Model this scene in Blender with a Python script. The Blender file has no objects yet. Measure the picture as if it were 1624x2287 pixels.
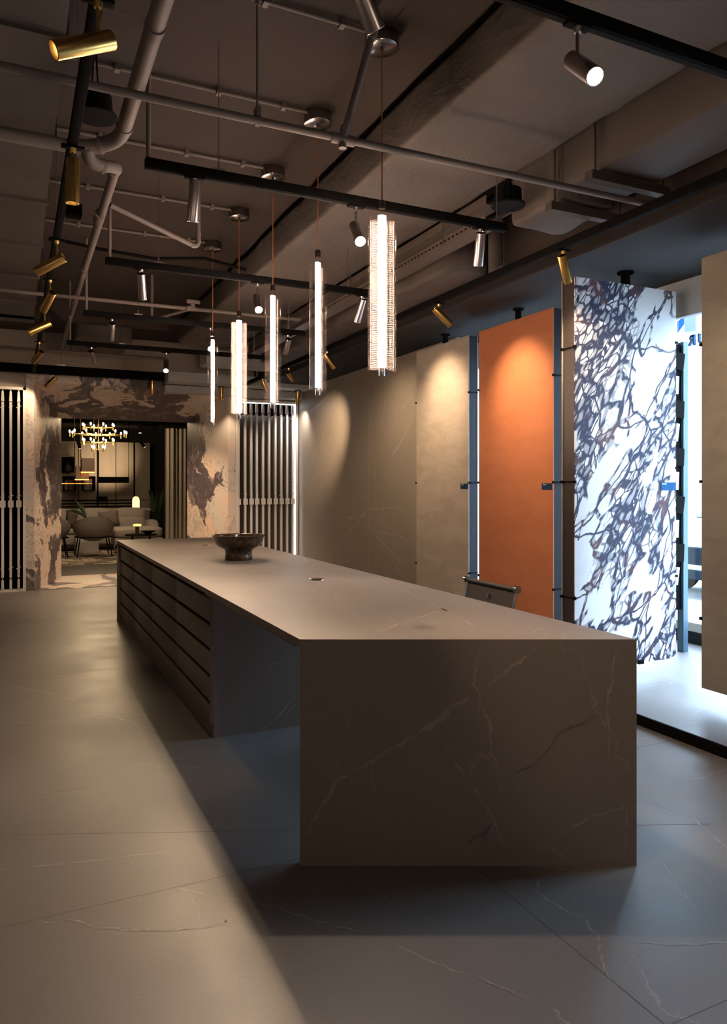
import bpy, bmesh, math, random
from mathutils import Vector, Matrix, noise as mnoise
random.seed(7)
scene = bpy.context.scene
COL = scene.collection
# ---------------------------------------------------------------- camera
EYE = 1.40                       # camera height above the floor, metres
FPX = 1648.0; U0 = 812.0; V0 = 1083.0
YAW = math.atan(779.0 / FPX)     # the lens looks 25.3 degrees to the right of the room's long axis
SY, CY = math.sin(YAW), math.cos(YAW)
cam = bpy.data.cameras.new('camera'); cam_o = bpy.data.objects.new('camera', cam); COL.objects.link(cam_o)
cam.sensor_fit = 'HORIZONTAL'; cam.sensor_width = 36.0; cam.lens = 36.0 * FPX / 1624.0
cam.shift_y = -(1143.5 - V0) / 1624.0
cam.clip_start = 0.05; cam.clip_end = 200
cam_o.location = (0, 0, EYE); cam_o.rotation_euler = (math.radians(90), 0, -YAW)
scene.camera = cam_o
# ---------------------------------------------------------------- view, world, daylight
scene.view_settings.view_transform = 'Standard'
scene.view_settings.look = 'None'
scene.view_settings.exposure = 0.0
scene.view_settings.gamma = 1.0
scene.view_settings.use_curve_mapping = False
WORLD_STRENGTH = 21.5
SPOT_GAIN = 1.0
PENDANT_W = 2.2
w = bpy.data.worlds.new('overcast_sky'); scene.world = w; w.use_nodes = True
bg = w.node_tree.nodes['Background']; bg.inputs[0].default_value = (0.64, 0.79, 1.0, 1); bg.inputs[1].default_value = WORLD_STRENGTH
pl = bpy.data.lights.new('window_portal', 'AREA'); pl.shape = 'RECTANGLE'; pl.size = 3.2; pl.size_y = 5.8
plo = bpy.data.objects.new('window_portal', pl); COL.objects.link(plo)
plo.location = (5.14, 4.1, 1.68); plo.rotation_euler = (0, math.radians(90), 0)
pl.cycles.is_portal = True
# added soft fill points, out of view behind and left of the camera
for (fx, fy, fz, fe) in ((-1.6, -1.6, 2.0, 17), (1.6, -2.2, 2.0, 20), (-2.8, 2.6, 2.0, 9)):
    fl = bpy.data.lights.new('fill_light', 'POINT'); fl.energy = fe; fl.color = (1.0, .80, .62); fl.shadow_soft_size = .35
    flo = bpy.data.objects.new('fill_light', fl); COL.objects.link(flo); flo.location = (fx, fy, fz)
try:
    scene.cycles.use_denoising = True
    scene.cycles.max_bounces = 8; scene.cycles.diffuse_bounces = 5; scene.cycles.glossy_bounces = 4
    scene.cycles.transmission_bounces = 6; scene.cycles.transparent_max_bounces = 12
    scene.cycles.sample_clamp_indirect = 4.0; scene.cycles.caustics_reflective = False; scene.cycles.caustics_refractive = False
except Exception:
    pass

# ---------------------------------------------------------------- measuring helpers (rays of the survey camera meeting real planes)
def ray(u, v):
    a = (u - U0) / FPX
    return Vector((SY + a * CY, CY - a * SY, (V0 - v) / FPX))
def atz(u, v, z):
    r = ray(u, v); return Vector((0, 0, EYE)) + r * ((z - EYE) / r.z)
def atx(u, v, x):
    r = ray(u, v); return Vector((0, 0, EYE)) + r * (x / r.x)
def aty(u, v, y):
    r = ray(u, v); return Vector((0, 0, EYE)) + r * (y / r.y)
def atplane(u, v, p, n):
    r = ray(u, v); o = Vector((0, 0, EYE)); return o + r * ((Vector(p) - o).dot(n) / r.dot(n))

# ---------------------------------------------------------------- mesh builder
class MB:
    def __init__(self): self.v = []; self.f = []; self.m = []
    def add(self, vs, fs, m=0):
        b = len(self.v); self.v += [Vector(p) for p in vs]
        for f in fs: self.f.append([b + i for i in f]); self.m.append(m)
        return self
    def box(self, x0, x1, y0, y1, z0, z1, m=0, r=0, M=None):
        vs = [(x, y, z) for z in (z0, z1) for y in (y0, y1) for x in (x0, x1)]
        fs = [(0, 2, 3, 1), (4, 5, 7, 6), (0, 1, 5, 4), (2, 6, 7, 3), (0, 4, 6, 2), (1, 3, 7, 5)]
        if r:
            bm = bmesh.new(); vv = [bm.verts.new(p) for p in vs]
            for f in fs: bm.faces.new([vv[i] for i in f])
            bmesh.ops.bevel(bm, geom=bm.edges[:], offset=r, segments=3 if r > .01 else 2, profile=.5, affect='EDGES')
            bm.verts.index_update()
            vs = [v.co.copy() for v in bm.verts]; fs = [[v.index for v in f.verts] for f in bm.faces]; bm.free()
        if M is not None: vs = [M @ Vector(p) for p in vs]
        return self.add(vs, fs, m)
    def prism(self, poly, z0, z1, m=0, M=None):
        n = len(poly)
        vs = [(p[0], p[1], z0) for p in poly] + [(p[0], p[1], z1) for p in poly]
        a = sum(poly[i][0] * poly[(i + 1) % n][1] - poly[(i + 1) % n][0] * poly[i][1] for i in range(n))
        fs = [list(range(n))[::-1], list(range(n, 2 * n))] + [(i, (i + 1) % n, n + (i + 1) % n, n + i) for i in range(n)]
        if a < 0: fs = [list(f)[::-1] for f in fs]
        if M is not None: vs = [M @ Vector(p) for p in vs]
        return self.add(vs, fs, m)
    def cyl(self, p0, p1, r0, r1=None, n=20, m=0, caps=True):
        p0 = Vector(p0); p1 = Vector(p1); r1 = r0 if r1 is None else r1
        d = (p1 - p0).normalized(); a = d.orthogonal().normalized(); b = d.cross(a)
        vs = []
        for p, r in ((p0, r0), (p1, r1)):
            for i in range(n):
                t = 2 * math.pi * i / n; vs.append(p + a * (r * math.cos(t)) + b * (r * math.sin(t)))
        fs = [(i, (i + 1) % n, n + (i + 1) % n, n + i) for i in range(n)]
        if caps: fs += [list(range(n))[::-1], list(range(n, 2 * n))]
        return self.add(vs, fs, m)
    def tube(self, pts, r, n=10, m=0, closed=False):
        pts = [Vector(p) for p in pts]; k = len(pts); vs = []; prev = None
        for i, p in enumerate(pts):
            if closed: t = (pts[(i + 1) % k] - pts[i - 1])
            else: t = pts[min(i + 1, k - 1)] - pts[max(i - 1, 0)]
            t.normalize()
            a = t.orthogonal() if prev is None else prev - t * prev.dot(t)
            a.normalize(); prev = a; b = t.cross(a)
            rr = r[i] if isinstance(r, (list, tuple)) else r
            for j in range(n):
                q = 2 * math.pi * j / n; vs.append(p + a * (rr * math.cos(q)) + b * (rr * math.sin(q)))
        fs = []
        for i in range(k if closed else k - 1):
            for j in range(n):
                a0 = i * n; b0 = ((i + 1) % k) * n
                fs.append((a0 + j, a0 + (j + 1) % n, b0 + (j + 1) % n, b0 + j))
        if not closed: fs += [list(range(n))[::-1], list(range((k - 1) * n, k * n))]
        return self.add(vs, fs, m)
    def lathe(self, prof, c=(0, 0, 0), n=32, m=0, M=None, sx=1, sy=1):
        c = Vector(c); vs = []; k = len(prof)
        for r, z in prof:
            r = max(r, 1e-5)
            for j in range(n):
                q = 2 * math.pi * j / n; vs.append(Vector((r * sx * math.cos(q), r * sy * math.sin(q), z)))
        if M is not None: vs = [M @ p for p in vs]
        vs = [p + c for p in vs]
        fs = [(i * n + j, i * n + (j + 1) % n, (i + 1) * n + (j + 1) % n, (i + 1) * n + j) for i in range(k - 1) for j in range(n)]
        return self.add(vs, fs, m)
    def grid(self, fn, nu, nv, m=0, closed_u=False):
        vs = [fn(i / (nu if closed_u else nu - 1), j / (nv - 1)) for j in range(nv) for i in range(nu)]
        fs = []
        for j in range(nv - 1):
            for i in range(nu if closed_u else nu - 1):
                i2 = (i + 1) % nu
                fs.append((j * nu + i, j * nu + i2, (j + 1) * nu + i2, (j + 1) * nu + i))
        return self.add(vs, fs, m)
    def blob(self, c, rx, ry, rz, p=2.6, nu=28, nv=16, m=0, M=None):
        c = Vector(c)
        def se(x, e): return math.copysign(abs(x) ** e, x)
        e = 2.0 / p
        def fn(s, t):
            a = 2 * math.pi * s; b = math.pi * (t - .5)
            q = Vector((rx * se(math.cos(b), e) * se(math.cos(a), e), ry * se(math.cos(b), e) * se(math.sin(a), e), rz * se(math.sin(b), e)))
            return c + (M @ q if M is not None else q)
        return self.grid(fn, nu, nv, m, True)
    def ribbon(self, pts, nrm, wid, m=1, jit=.35, sub=6, lift=.0007, seed=1, taper=True):
        rnd = random.Random(seed); nrm = Vector(nrm).normalized(); P = []
        for i in range(len(pts) - 1):
            a = Vector(pts[i]); b = Vector(pts[i + 1])
            for s in range(sub): P.append(a.lerp(b, s / sub))
        P.append(Vector(pts[-1])); k = len(P); vs = []
        off = 0
        for i, p in enumerate(P):
            t = (P[min(i + 1, k - 1)] - P[max(i - 1, 0)]).normalized(); sd = nrm.cross(t).normalized()
            f = i / (k - 1); wv = wid * (rnd.uniform(.45, 1.25))
            if taper: wv *= min(1, .15 + 4 * min(f, 1 - f))
            if 0 < i < k - 1: off = off * .6 + rnd.uniform(-1, 1) * min(wid, .009) * jit * 2.0
            else: off = 0
            q = p + nrm * lift + sd * off
            vs += [q - sd * wv * .5, q + sd * wv * .5]
        fs = [(2 * i, 2 * i + 2, 2 * i + 3, 2 * i + 1) for i in range(k - 1)]
        return self.add(vs, fs, m)
    def build(self, name, mats, parent=None, top=False, smooth=True, sharp=0.62, fix=True):
        """one mesh object; vertices are given in world space"""
        mats = mats if isinstance(mats, (list, tuple)) else [mats]
        if parent is not None: org = base_of(parent)
        elif top:
            xs = [p.x for p in self.v]; ys = [p.y for p in self.v]; zs = [p.z for p in self.v]
            org = Vector(((min(xs) + max(xs)) / 2, (min(ys) + max(ys)) / 2, min(zs)))
        else: org = Vector((0, 0, 0))
        me = bpy.data.meshes.new(name)
        me.from_pydata([tuple(p - org) for p in self.v], [], self.f)
        for mm in mats: me.materials.append(mm)
        me.polygons.foreach_set('material_index', self.m)
        bm = bmesh.new(); bm.from_mesh(me)
        if fix: bmesh.ops.recalc_face_normals(bm, faces=[f for f in bm.faces if f.material_index == 0])
        if smooth:
            for f in bm.faces: f.smooth = True
            for e in bm.edges:
                if len(e.link_faces) == 2 and e.calc_face_angle(0) > sharp: e.smooth = False
        bm.to_mesh(me); bm.free()
        o = bpy.data.objects.new(name, me); COL.objects.link(o)
        if parent is not None: o.parent = parent
        else: o.location = org
        if parent is not None: o['_b'] = tuple(org)
        else: o['_b'] = tuple(org)
        return o

def base_of(o): return Vector(o['_b'])
def thing(name, label, cat, loc, group=None):
    o = bpy.data.objects.new(name, None); COL.objects.link(o); o.location = loc; o.empty_display_size = .1
    o['_b'] = tuple(loc); o['label'] = label; o['category'] = cat
    if group: o['group'] = group
    return o
def tag(o, label, cat, group=None):
    o['label'] = label; o['category'] = cat
    if group: o['group'] = group
    return o
def struct(o, label=None):
    o['kind'] = 'structure'
    if label: o['label'] = label
    return o

# ---------------------------------------------------------------- materials
class NT:
    def __init__(self, name):
        self.mat = bpy.data.materials.new(name); self.mat.use_nodes = True; self.t = self.mat.node_tree
        self.b = self.t.nodes['Principled BSDF']; self.out = self.t.nodes['Material Output']
        self.tc = self.t.nodes.new('ShaderNodeTexCoord')
        self.co = self.tc.outputs['Object']
    def link(self, a, b): self.t.links.new(a, b)
    def n(self, ty, **kw):
        x = self.t.nodes.new(ty)
        for k, v in kw.items(): setattr(x, k, v)
        return x
    def put(self, sock, val):
        if hasattr(val, 'is_output'): self.link(val, sock)
        else: sock.default_value = val
    def noise(self, scale, detail=4, rough=.55, co=None, dist=0):
        x = self.n('ShaderNodeTexNoise'); self.link(co or self.co, x.inputs['Vector'])
        x.inputs['Scale'].default_value = scale; x.inputs['Detail'].default_value = detail; x.inputs['Roughness'].default_value = rough
        x.inputs['Distortion'].default_value = dist
        return x.outputs['Fac'], x.outputs['Color']
    def vor(self, scale, co=None, feature='DISTANCE_TO_EDGE'):
        x = self.n('ShaderNodeTexVoronoi', feature=feature); self.link(co or self.co, x.inputs['Vector']); x.inputs['Scale'].default_value = scale
        return x.outputs['Distance'] if feature != 'F1C' else x.outputs['Color']
    def math(self, op, a, b=0.0, c=None):
        x = self.n('ShaderNodeMath', operation=op); self.put(x.inputs[0], a); self.put(x.inputs[1], b)
        if c is not None: self.put(x.inputs[2], c)
        return x.outputs[0]
    def ramp(self, fac, lo, hi, a=0.0, b=1.0):
        x = self.n('ShaderNodeMapRange', interpolation_type='SMOOTHSTEP'); self.put(x.inputs[0], fac)
        self.put(x.inputs[1], lo); self.put(x.inputs[2], hi); self.put(x.inputs[3], a); self.put(x.inputs[4], b)
        return x.outputs[0]
    def mix(self, fac, a, b):
        x = self.n('ShaderNodeMix', data_type='RGBA'); self.put(x.inputs[0], fac)
        for s, v in ((x.inputs[6], a), (x.inputs[7], b)):
            if isinstance(v, tuple): s.default_value = (*v[:3], 1)
            else: self.link(v, s)
        return x.outputs[2]
    def mapping(self, loc=(0, 0, 0), rot=(0, 0, 0), sc=(1, 1, 1), co=None):
        x = self.n('ShaderNodeMapping'); self.link(co or self.co, x.inputs[0])
        x.inputs[1].default_value = loc; x.inputs[2].default_value = rot; x.inputs[3].default_value = sc
        return x.outputs[0]
    def vadd(self, a, b, s):
        x = self.n('ShaderNodeVectorMath', operation='MULTIPLY_ADD'); self.link(b, x.inputs[0]); x.inputs[1].default_value = (s, s, s); self.link(a, x.inputs[2])
        return x.outputs[0]
    def bump(self, h, strength=.2, dist=.01):
        x = self.n('ShaderNodeBump'); x.inputs['Strength'].default_value = strength; x.inputs['Distance'].default_value = dist
        self.link(h, x.inputs['Height']); self.link(x.outputs[0], self.b.inputs['Normal'])
    def set(self, col=None, rough=.5, metal=0.0, spec=.5):
        if col is not None:
            s = self.b.inputs['Base Color']
            if isinstance(col, tuple): s.default_value = (*col[:3], 1)
            else: self.link(col, s)
        self.put(self.b.inputs['Roughness'], rough); self.b.inputs['Metallic'].default_value = metal
        self.b.inputs['Specular IOR Level'].default_value = spec
        return self.mat

def plain(name, col, rough=.5, metal=0.0, spec=.5, var=.12, vs=6.0):
    t = NT(name); f, _ = t.noise(vs, 5)
    c = t.mix(f, tuple(x * (1 - var) for x in col), tuple(min(1, x * (1 + var)) for x in col))
    return t.set(c, rough, metal, spec)
def emit(name, col, s):
    t = NT(name); t.b.inputs['Base Color'].default_value = (*col, 1)
    t.b.inputs['Emission Color'].default_value = (*col, 1); t.b.inputs['Emission Strength'].default_value = s
    return t.mat
def stone(name, col, rough=.5, vein=.55, vscale=.9, dark=.18, spec=.3):
    """grey-brown porcelain stone: clouds, fine grain, faint random veins"""
    t = NT(name)
    cl, _ = t.noise(1.3, 5, .6); gr, _ = t.noise(90, 3, .7)
    c = t.mix(cl, tuple(x * (1 - dark) for x in col), tuple(x * (1 + dark) for x in col))
    warm, _ = t.noise(.8, 3, .5, dist=.6)
    c = t.mix(t.ramp(warm, .55, .8, 0, .35), c, (col[0] * 1.05, col[1] * .86, col[2] * .66))
    c = t.mix(t.ramp(gr, .35, .75, 0, .22), c, tuple(x * 1.5 for x in col))
    _, nc = t.noise(2.2, 6, .6); d = t.vor(vscale, t.vadd(t.co, nc, .55))
    m, _ = t.noise(1.1, 3, .5)
    ln = t.math('MULTIPLY', t.ramp(d, 0.0, .006, 1, 0), t.ramp(m, .48, .66, 0, vein))
    c = t.mix(ln, c, tuple(min(1, x * 2.3) for x in col))
    t.bump(gr, .06, .002)
    r = t.ramp(cl, .3, .7, rough - .06, rough + .06)
    return t.set(c, r, 0, spec)
def vein_of(name, base, light, rough=.5):
    t = NT(name); f, _ = t.noise(14, 5, .7)
    return t.set(t.mix(t.ramp(f, .3, .68, .12, 1), base, light), rough, 0, .3)

STONE = (.205, .173, .150)
m_stone = stone('counter_stone', STONE, .48, .25)
m_vein = vein_of('counter_stone_vein', STONE, (.34, .29, .255))
m_vein_dark = vein_of('counter_stone_dark_vein', STONE, (.125, .10, .082))
FLOORC = (.166, .152, .147)
m_floor = stone('floor_porcelain', FLOORC, .42, .30, .55, .13, .35)
m_fvein = vein_of('floor_vein', FLOORC, (.33, .30, .285), .42)
m_seam = plain('tile_joint', (.075, .066, .06), .8)
WALLC = (.26, .22, .18)
m_wall = stone('wall_porcelain', WALLC, .5, .15, .8, .16)
m_wvein = vein_of('wall_vein', WALLC, (.48, .42, .34))
m_drawer = stone('drawer_stone', (.165, .132, .106), .5, .35, 1.6, .1)
m_black = plain('black_painted_metal', (.005, .0047, .0045), .8, .0, .05)
m_frame = plain('dark_steel_frame', (.010, .012, .016), .6, 0, .2)
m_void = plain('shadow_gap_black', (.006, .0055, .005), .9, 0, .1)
m_gold = plain('brushed_brass', (.66, .42, .13), .28, 1.0, .5, .06, 40)
m_silver = plain('brushed_aluminium', (.62, .55, .54), .27, 1.0, .5, .05, 40)
m_chrome = plain('chrome', (.75, .73, .72), .08, 1.0, .5, .02)
m_canopy = plain('dark_nickel', (.34, .31, .30), .16, 1.0, .5, .05)
m_ceil = plain('painted_concrete_ceiling', (.052, .038, .032), .85, 0, .2, .12, 3)
m_pipe = plain('painted_pipe', (.155, .124, .108), .6, 0, .3, .1, 4)
m_header = plain('header_paint', (.40, .40, .40), .8, 0, .1, .06, 3)
m_soffit = plain('soffit_paint', (.045, .043, .043), .9, 0, .04, .06, 3)
m_white = plain('white_paint', (.66, .65, .62), .5, 0, .4, .04)
m_beige = plain('warm_plaster', (.42, .36, .30), .7, 0, .2, .08)
def duct_mat():
    t = NT('insulation_wrap'); a, _ = t.noise(9, 7, .62, t.mapping(sc=(1, .55, 1)), 1.4); b, _ = t.noise(2.0, 3, .5)
    t.bump(a, .55, .02)
    return t.set(t.mix(b, (.075, .060, .051), (.115, .093, .080)), .75, 0, .25)
m_duct = duct_mat()
m_duct2 = plain('galvanised_painted_duct', (.075, .061, .053), .6, .0, .3, .15, 3)
m_tray = plain('cable_tray_metal', (.105, .08, .066), .5, .2, .4, .12, 5)
m_cord = plain('copper_cord', (.34, .12, .045), .5, 0, .4)
WARM = (1.0, .72, .46)
m_lens = emit('spot_lens', (1.0, .83, .62), 10.0)
m_lens_hot = emit('spot_lens_bright', (1.0, .88, .72), 60.0)
def glow_core():
    t = NT('pendant_led_core'); em = t.n('ShaderNodeEmission'); em.inputs[0].default_value = (1.0, .75, .57, 1); em.inputs[1].default_value = 60.0
    tr = t.n('ShaderNodeBsdfTransparent'); ad = t.n('ShaderNodeAddShader'); t.link(em.outputs[0], ad.inputs[0]); t.link(tr.outputs[0], ad.inputs[1]); t.link(ad.outputs[0], t.out.inputs[0])
    return t.mat
m_core = glow_core()
def crystal():
    t = NT('ribbed_crystal')
    t.b.inputs['Base Color'].default_value = (1, .93, .9, 1)
    wv = t.n('ShaderNodeTexWave', wave_type='BANDS', bands_direction='Z'); t.link(t.co, wv.inputs[0]); wv.inputs['Scale'].default_value = 38.0
    tr = t.n('ShaderNodeBsdfTransparent'); tr.inputs[0].default_value = (1, .97, .95, 1)
    gl = t.n('ShaderNodeBsdfGlossy'); gl.inputs['Roughness'].default_value = .12
    tl = t.n('ShaderNodeBsdfTranslucent'); tl.inputs[0].default_value = (1, .9, .85, 1)
    gl.inputs[0].default_value = (1, .86, .80, 1); gl.inputs['Roughness'].default_value = .22
    ms = gl
    fr = t.n('ShaderNodeLayerWeight'); fr.inputs[0].default_value = .35
    fac = t.math('ADD', t.math('MULTIPLY', fr.outputs['Facing'], .055), t.math('MULTIPLY', t.math('POWER', wv.outputs['Fac'], 2.0), .028))
    mx = t.n('ShaderNodeMixShader'); t.link(fac, mx.inputs[0]); t.link(tr.outputs[0], mx.inputs[1]); t.link(ms.outputs[0], mx.inputs[2])
    t.link(mx.outputs[0], t.out.inputs[0])
    return t.mat
m_crystal = crystal()
def clear_glass():
    t = NT('window_glass')
    tr = t.n('ShaderNodeBsdfTransparent'); tr.inputs[0].default_value = (.92, .97, .98, 1)
    gl = t.n('ShaderNodeBsdfGlossy'); gl.inputs['Roughness'].default_value = .02
    mx = t.n('ShaderNodeMixShader'); mx.inputs[0].default_value = .06
    t.link(tr.outputs[0], mx.inputs[1]); t.link(gl.outputs[0], mx.inputs[2]); t.link(mx.outputs[0], t.out.inputs[0])
    return t.mat
m_glass = clear_glass()
def breccia():
    """white marble with elongated pale clasts in a dark violet network"""
    t = NT('white_violet_breccia_marble')
    co = t.mapping(rot=(0, math.radians(57), 0), sc=(1, 1, 1))
    co = t.mapping(sc=(.42, 1, 1), co=co)
    _, w1 = t.noise(2.6, 3, .5, co); c1 = t.vadd(co, w1, .20)
    _, w2 = t.noise(13, 3, .5, co); c1 = t.vadd(c1, w2, .022)
    d1 = t.vor(4.0, c1); d2 = t.vor(11.0, c1); d3 = t.vor(25.0, t.vadd(c1, w2, .02))
    msk, _ = t.noise(1.7, 3, .5, t.mapping(sc=(.8, 1, 1), co=co)); wid = t.ramp(msk, .36, .64, .014, .36)
    band = t.ramp(t.math('SUBTRACT', d1, wid), -.02, .012, 1, 0)
    g2 = t.ramp(msk, .38, .62, .04, .15)
    fine = t.math('MAXIMUM', t.ramp(t.math('SUBTRACT', d2, g2), -.02, .02, 1, 0), t.math('MULTIPLY', t.ramp(d3, .05, .10, 1, 0), t.ramp(msk, .48, .58)))
    grit = t.ramp(d3, .10, .26, 1, .55)
    v = t.math('MULTIPLY', band, t.math('MULTIPLY', fine, grit))
    line = t.math('MULTIPLY', t.ramp(d1, .006, .022, 1, 0), t.ramp(msk, .30, .42, .4, 1))
    v = t.math('MAXIMUM', v, line)
    hue, _ = t.noise(4.5, 3, .5)
    dk = t.mix(t.ramp(hue, .52, .68), (.030, .032, .062), (.10, .048, .050))
    cl, _ = t.noise(7, 5, .65, co)
    wh = t.mix(t.ramp(cl, .5, .8, 0, .5), (.80, .80, .81), (.62, .63, .67))
    return t.set(t.mix(v, wh, dk), .5, 0, .12)
m_breccia = breccia()
def portal_marble():
    """peach marble with large violet-grey blotches and swirls"""
    t = NT('peach_violet_marble')
    _, w1 = t.noise(1.1, 5, .6); co = t.vadd(t.co, w1, .9)
    co2 = t.mapping(sc=(1.0, 1.0, .62), co=co)
    f, _ = t.noise(1.05, 7, .60, co2, .5)
    blot = t.ramp(f, .488, .515)
    s, _ = t.noise(6.5, 7, .68, t.mapping(sc=(1, 1, .5), co=co), 1.6)
    dark = t.mix(t.ramp(s, .50, .70), (.10, .082, .090), (.38, .29, .26))
    dark = t.mix(t.ramp(s, .30, .42, 1, 0), dark, (.055, .048, .062))
    l, _ = t.noise(1.7, 6, .6, co2, .8)
    light = t.mix(t.ramp(l, .35, .62), (.74, .54, .41), (.62, .56, .51))
    edge = t.ramp(t.math('ABSOLUTE', t.math('SUBTRACT', f, .46)), .0, .012, .45, 0)
    light = t.mix(edge, light, (.22, .15, .13))
    return t.set(t.mix(blot, light, dark), .33, 0, .45)
m_portal = portal_marble()
def slab(name, a, b, rough=.6):
    t = NT(name); f, _ = t.noise(3.0, 7, .65, t.mapping(rot=(.5, .3, .6), sc=(1, 1, 2.6)), .6); g, _ = t.noise(120, 2, .6)
    c = t.mix(t.ramp(f, .3, .7), a, b); c = t.mix(t.ramp(g, .4, .7, 0, .12), c, tuple(min(1, x * 1.4) for x in b))
    t.bump(f, .08, .004)
    return t.set(c, rough, 0, .25)
m_cream = slab('cream_porcelain', (.34, .285, .225), (.42, .355, .285))
m_orange = slab('terracotta_porcelain', (.42, .145, .060), (.47, .165, .072), .65)
m_olive = slab('olive_grey_porcelain', (.22, .185, .14), (.27, .23, .175), .55)
m_card = plain('navy_label_card', (.012, .035, .075), .6, 0, .1)
m_cardb = plain('blue_label_card', (.004, .075, .21), .6, 0, .1)
m_ink = plain('white_print', (.8, .8, .8), .6)
# ================================================================ ROOM SHELL
HT = 0.8324
WY = 10.72                       # far wall plane
Z = Vector((0, 0, 1))
mb = MB().box(-4.2, 5.3, -3.2, WY, -.12, 0.0)
def seam(p, q, wdt=.0035): mb.ribbon([(*p, 0), (*q, 0)], Z, wdt, 2, 0, 4, .0004, 1, False)
seam((1.525, 2.6), (1.525, -1.5)); seam((-1.6, 2.6), (1.525, 2.6)); seam((1.525, 1.39), (3.3, 1.39)); seam((-.1, 3.31), (2.6, 2.14), .003)
seam((2.2, 2.93), (3.3, 2.93)); seam((-1.6, 5.9), (.9, 5.9)); seam((-.2, -1.5), (-.2, 2.6), .002)
FV = [
 ([(0,1525),(65,1540),(125,1551),(159,1562),(185,1568)], .012), ([(-40,1621),(129,1609),(259,1601),(414,1589)], .009),
 ([(200,1590),(259,1603),(353,1633),(422,1645),(513,1667)], .007), ([(95,1506),(172,1512),(241,1519)], .007),
 ([(-20,1419),(172,1417),(280,1415)], .007), ([(0,1431),(103,1430),(207,1429)], .006), ([(315,1706),(422,1713),(517,1725)], .008),
 ([(358,1700),(668,1650)], .005), ([(-60,1949),(155,1926),(267,1915),(384,1899)], .006),
 ([(73,2053),(125,2062),(151,2053),(207,2068),(259,2077),(310,2079),(375,2076),(465,2073),(487,2060),(493,2034)], .009),
 ([(487,2070),(505,2055),(520,2062)], .02), ([(427,2006),(444,2025),(448,2058)], .006),
 ([(384,1978),(461,1999),(560,2015),(647,2030),(700,2051)], .006), ([(600,2026),(669,2046),(745,2068),(827,2082)], .008),
 ([(690,2060),(745,2078),(790,2090)], .005), ([(871,2103),(978,2156),(1035,2172),(1123,2207),(1193,2241)], .008), ([(1234,2254),(1268,2287),(1300,2310)], .010),
 ([(1268,1938),(1249,1943),(1230,1954),(1196,1973),(1205,1995),(1237,2017),(1268,2036),(1312,2058),(1331,2090),(1344,2128),(1356,2172),(1382,2203)], .009),
 ([(1420,2106),(1508,2110),(1624,2103),(1700,2098)], .008), ([(808,1970),(884,2017)], .006), ([(884,2017),(975,2060)], .003),
 ([(1470,1800),(1546,1825),(1583,1857),(1640,1905)], .008), ([(1514,1749),(1548,1743),(1585,1733),(1598,1725),(1640,1712)], .010),
 ([(1424,1790),(1470,1798)], .005), ([(180,1668),(270,1672)], .005), ([(30,1776),(200,1760),(330,1700)], .004), ([(1470,1910),(1522,1985),(1560,2040)], .004)]
for i, (pts, wd) in enumerate(FV): mb.ribbon([atz(u, v, 0) for u, v in pts], Z, wd, 1, .3, 7, .0006, 20 + i)
struct(mb.build('floor', [m_floor, m_fvein, m_seam], fix=True), 'grey-brown porcelain floor with thin pale veins')

struct(MB().box(-4.2, 5.3, -3.2, 11.6, 3.44, 3.56).build('ceiling', m_ceil), 'dark brown-grey painted slab ceiling')
struct(MB().box(-4.2, -4.08, -3.2, WY, 0, 3.44).build('wall_left', m_beige))
struct(MB().box(-4.2, 5.3, -3.2, -3.08, 0, 3.44).build('wall_back', m_beige))
# far wall: pieces round the racks and the portal
mb = MB()
mb.box(-4.2, -.52, WY, WY + .1, 0, 3.44); mb.box(-.52, .134, WY, WY + .1, 2.69, 3.44); mb.box(.134, 2.957, WY, WY + .1, 2.885, 3.44)
mb.box(2.957, 5.3, WY, WY + .1, 2.69, 3.44); mb.box(3.945, 5.3, WY, WY + .1, 0, 2.69)
struct(mb.build('wall_far', m_beige), 'plaster wall above the display racks and marble portal')
# recesses behind the racks
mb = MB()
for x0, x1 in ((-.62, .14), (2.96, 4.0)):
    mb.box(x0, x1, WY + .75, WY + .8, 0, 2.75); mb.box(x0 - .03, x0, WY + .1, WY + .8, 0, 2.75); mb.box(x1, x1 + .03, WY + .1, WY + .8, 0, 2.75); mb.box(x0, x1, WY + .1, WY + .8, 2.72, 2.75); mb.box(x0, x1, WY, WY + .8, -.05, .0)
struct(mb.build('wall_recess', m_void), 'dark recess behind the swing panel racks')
# right-hand stone wall with the pale veins
WX = 3.95
mb = MB().box(WX, WX + .1, 6.2, WY, 0, 2.86)
NX = Vector((-1, 0, 0))
def wallpx(pts): return [atx(440 + x / 2.9, 800 + y / 2.9, WX) for x, y in pts]
WV = [([(920,175),(870,230),(770,320),(680,410)], .016), ([(845,435),(810,530),(760,630),(735,700),(720,760)], .008), ([(765,745),(740,820),(725,900)], .007),
 ([(1160,180),(1140,270),(1125,380),(1130,560),(1150,700),(1150,820),(1155,930),(1185,1030),(1210,1100)], .010), ([(1405,240),(1340,310),(1310,370)], .007),
 ([(1400,380),(1360,460),(1330,530),(1270,620),(1245,670)], .010), ([(1225,250),(1210,340),(1190,470)], .006), ([(1110,755),(1060,840),(1010,940),(985,1040)], .008),
 ([(975,1030),(1010,1045),(1080,1010)], .014), ([(1390,1015),(1290,968),(1200,975),(1110,975),(1050,1050),(990,1120),(890,1240),(800,1300)], .009),
 ([(1115,1110),(1220,1210),(1300,1300),(1355,1350)], .009), ([(1115,1110),(1200,1125),(1310,1150),(1400,1200)], .006), ([(1300,1300),(1290,1350),(1255,1410)], .007),
 ([(1290,1350),(1330,1435)], .006), ([(1170,1280),(1140,1370),(1155,1420)], .007), ([(890,1085),(960,1050),(1000,1020)], .006), ([(935,1325),(1000,1300)], .006), ([(1065,50),(960,140)], .006)]
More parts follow.
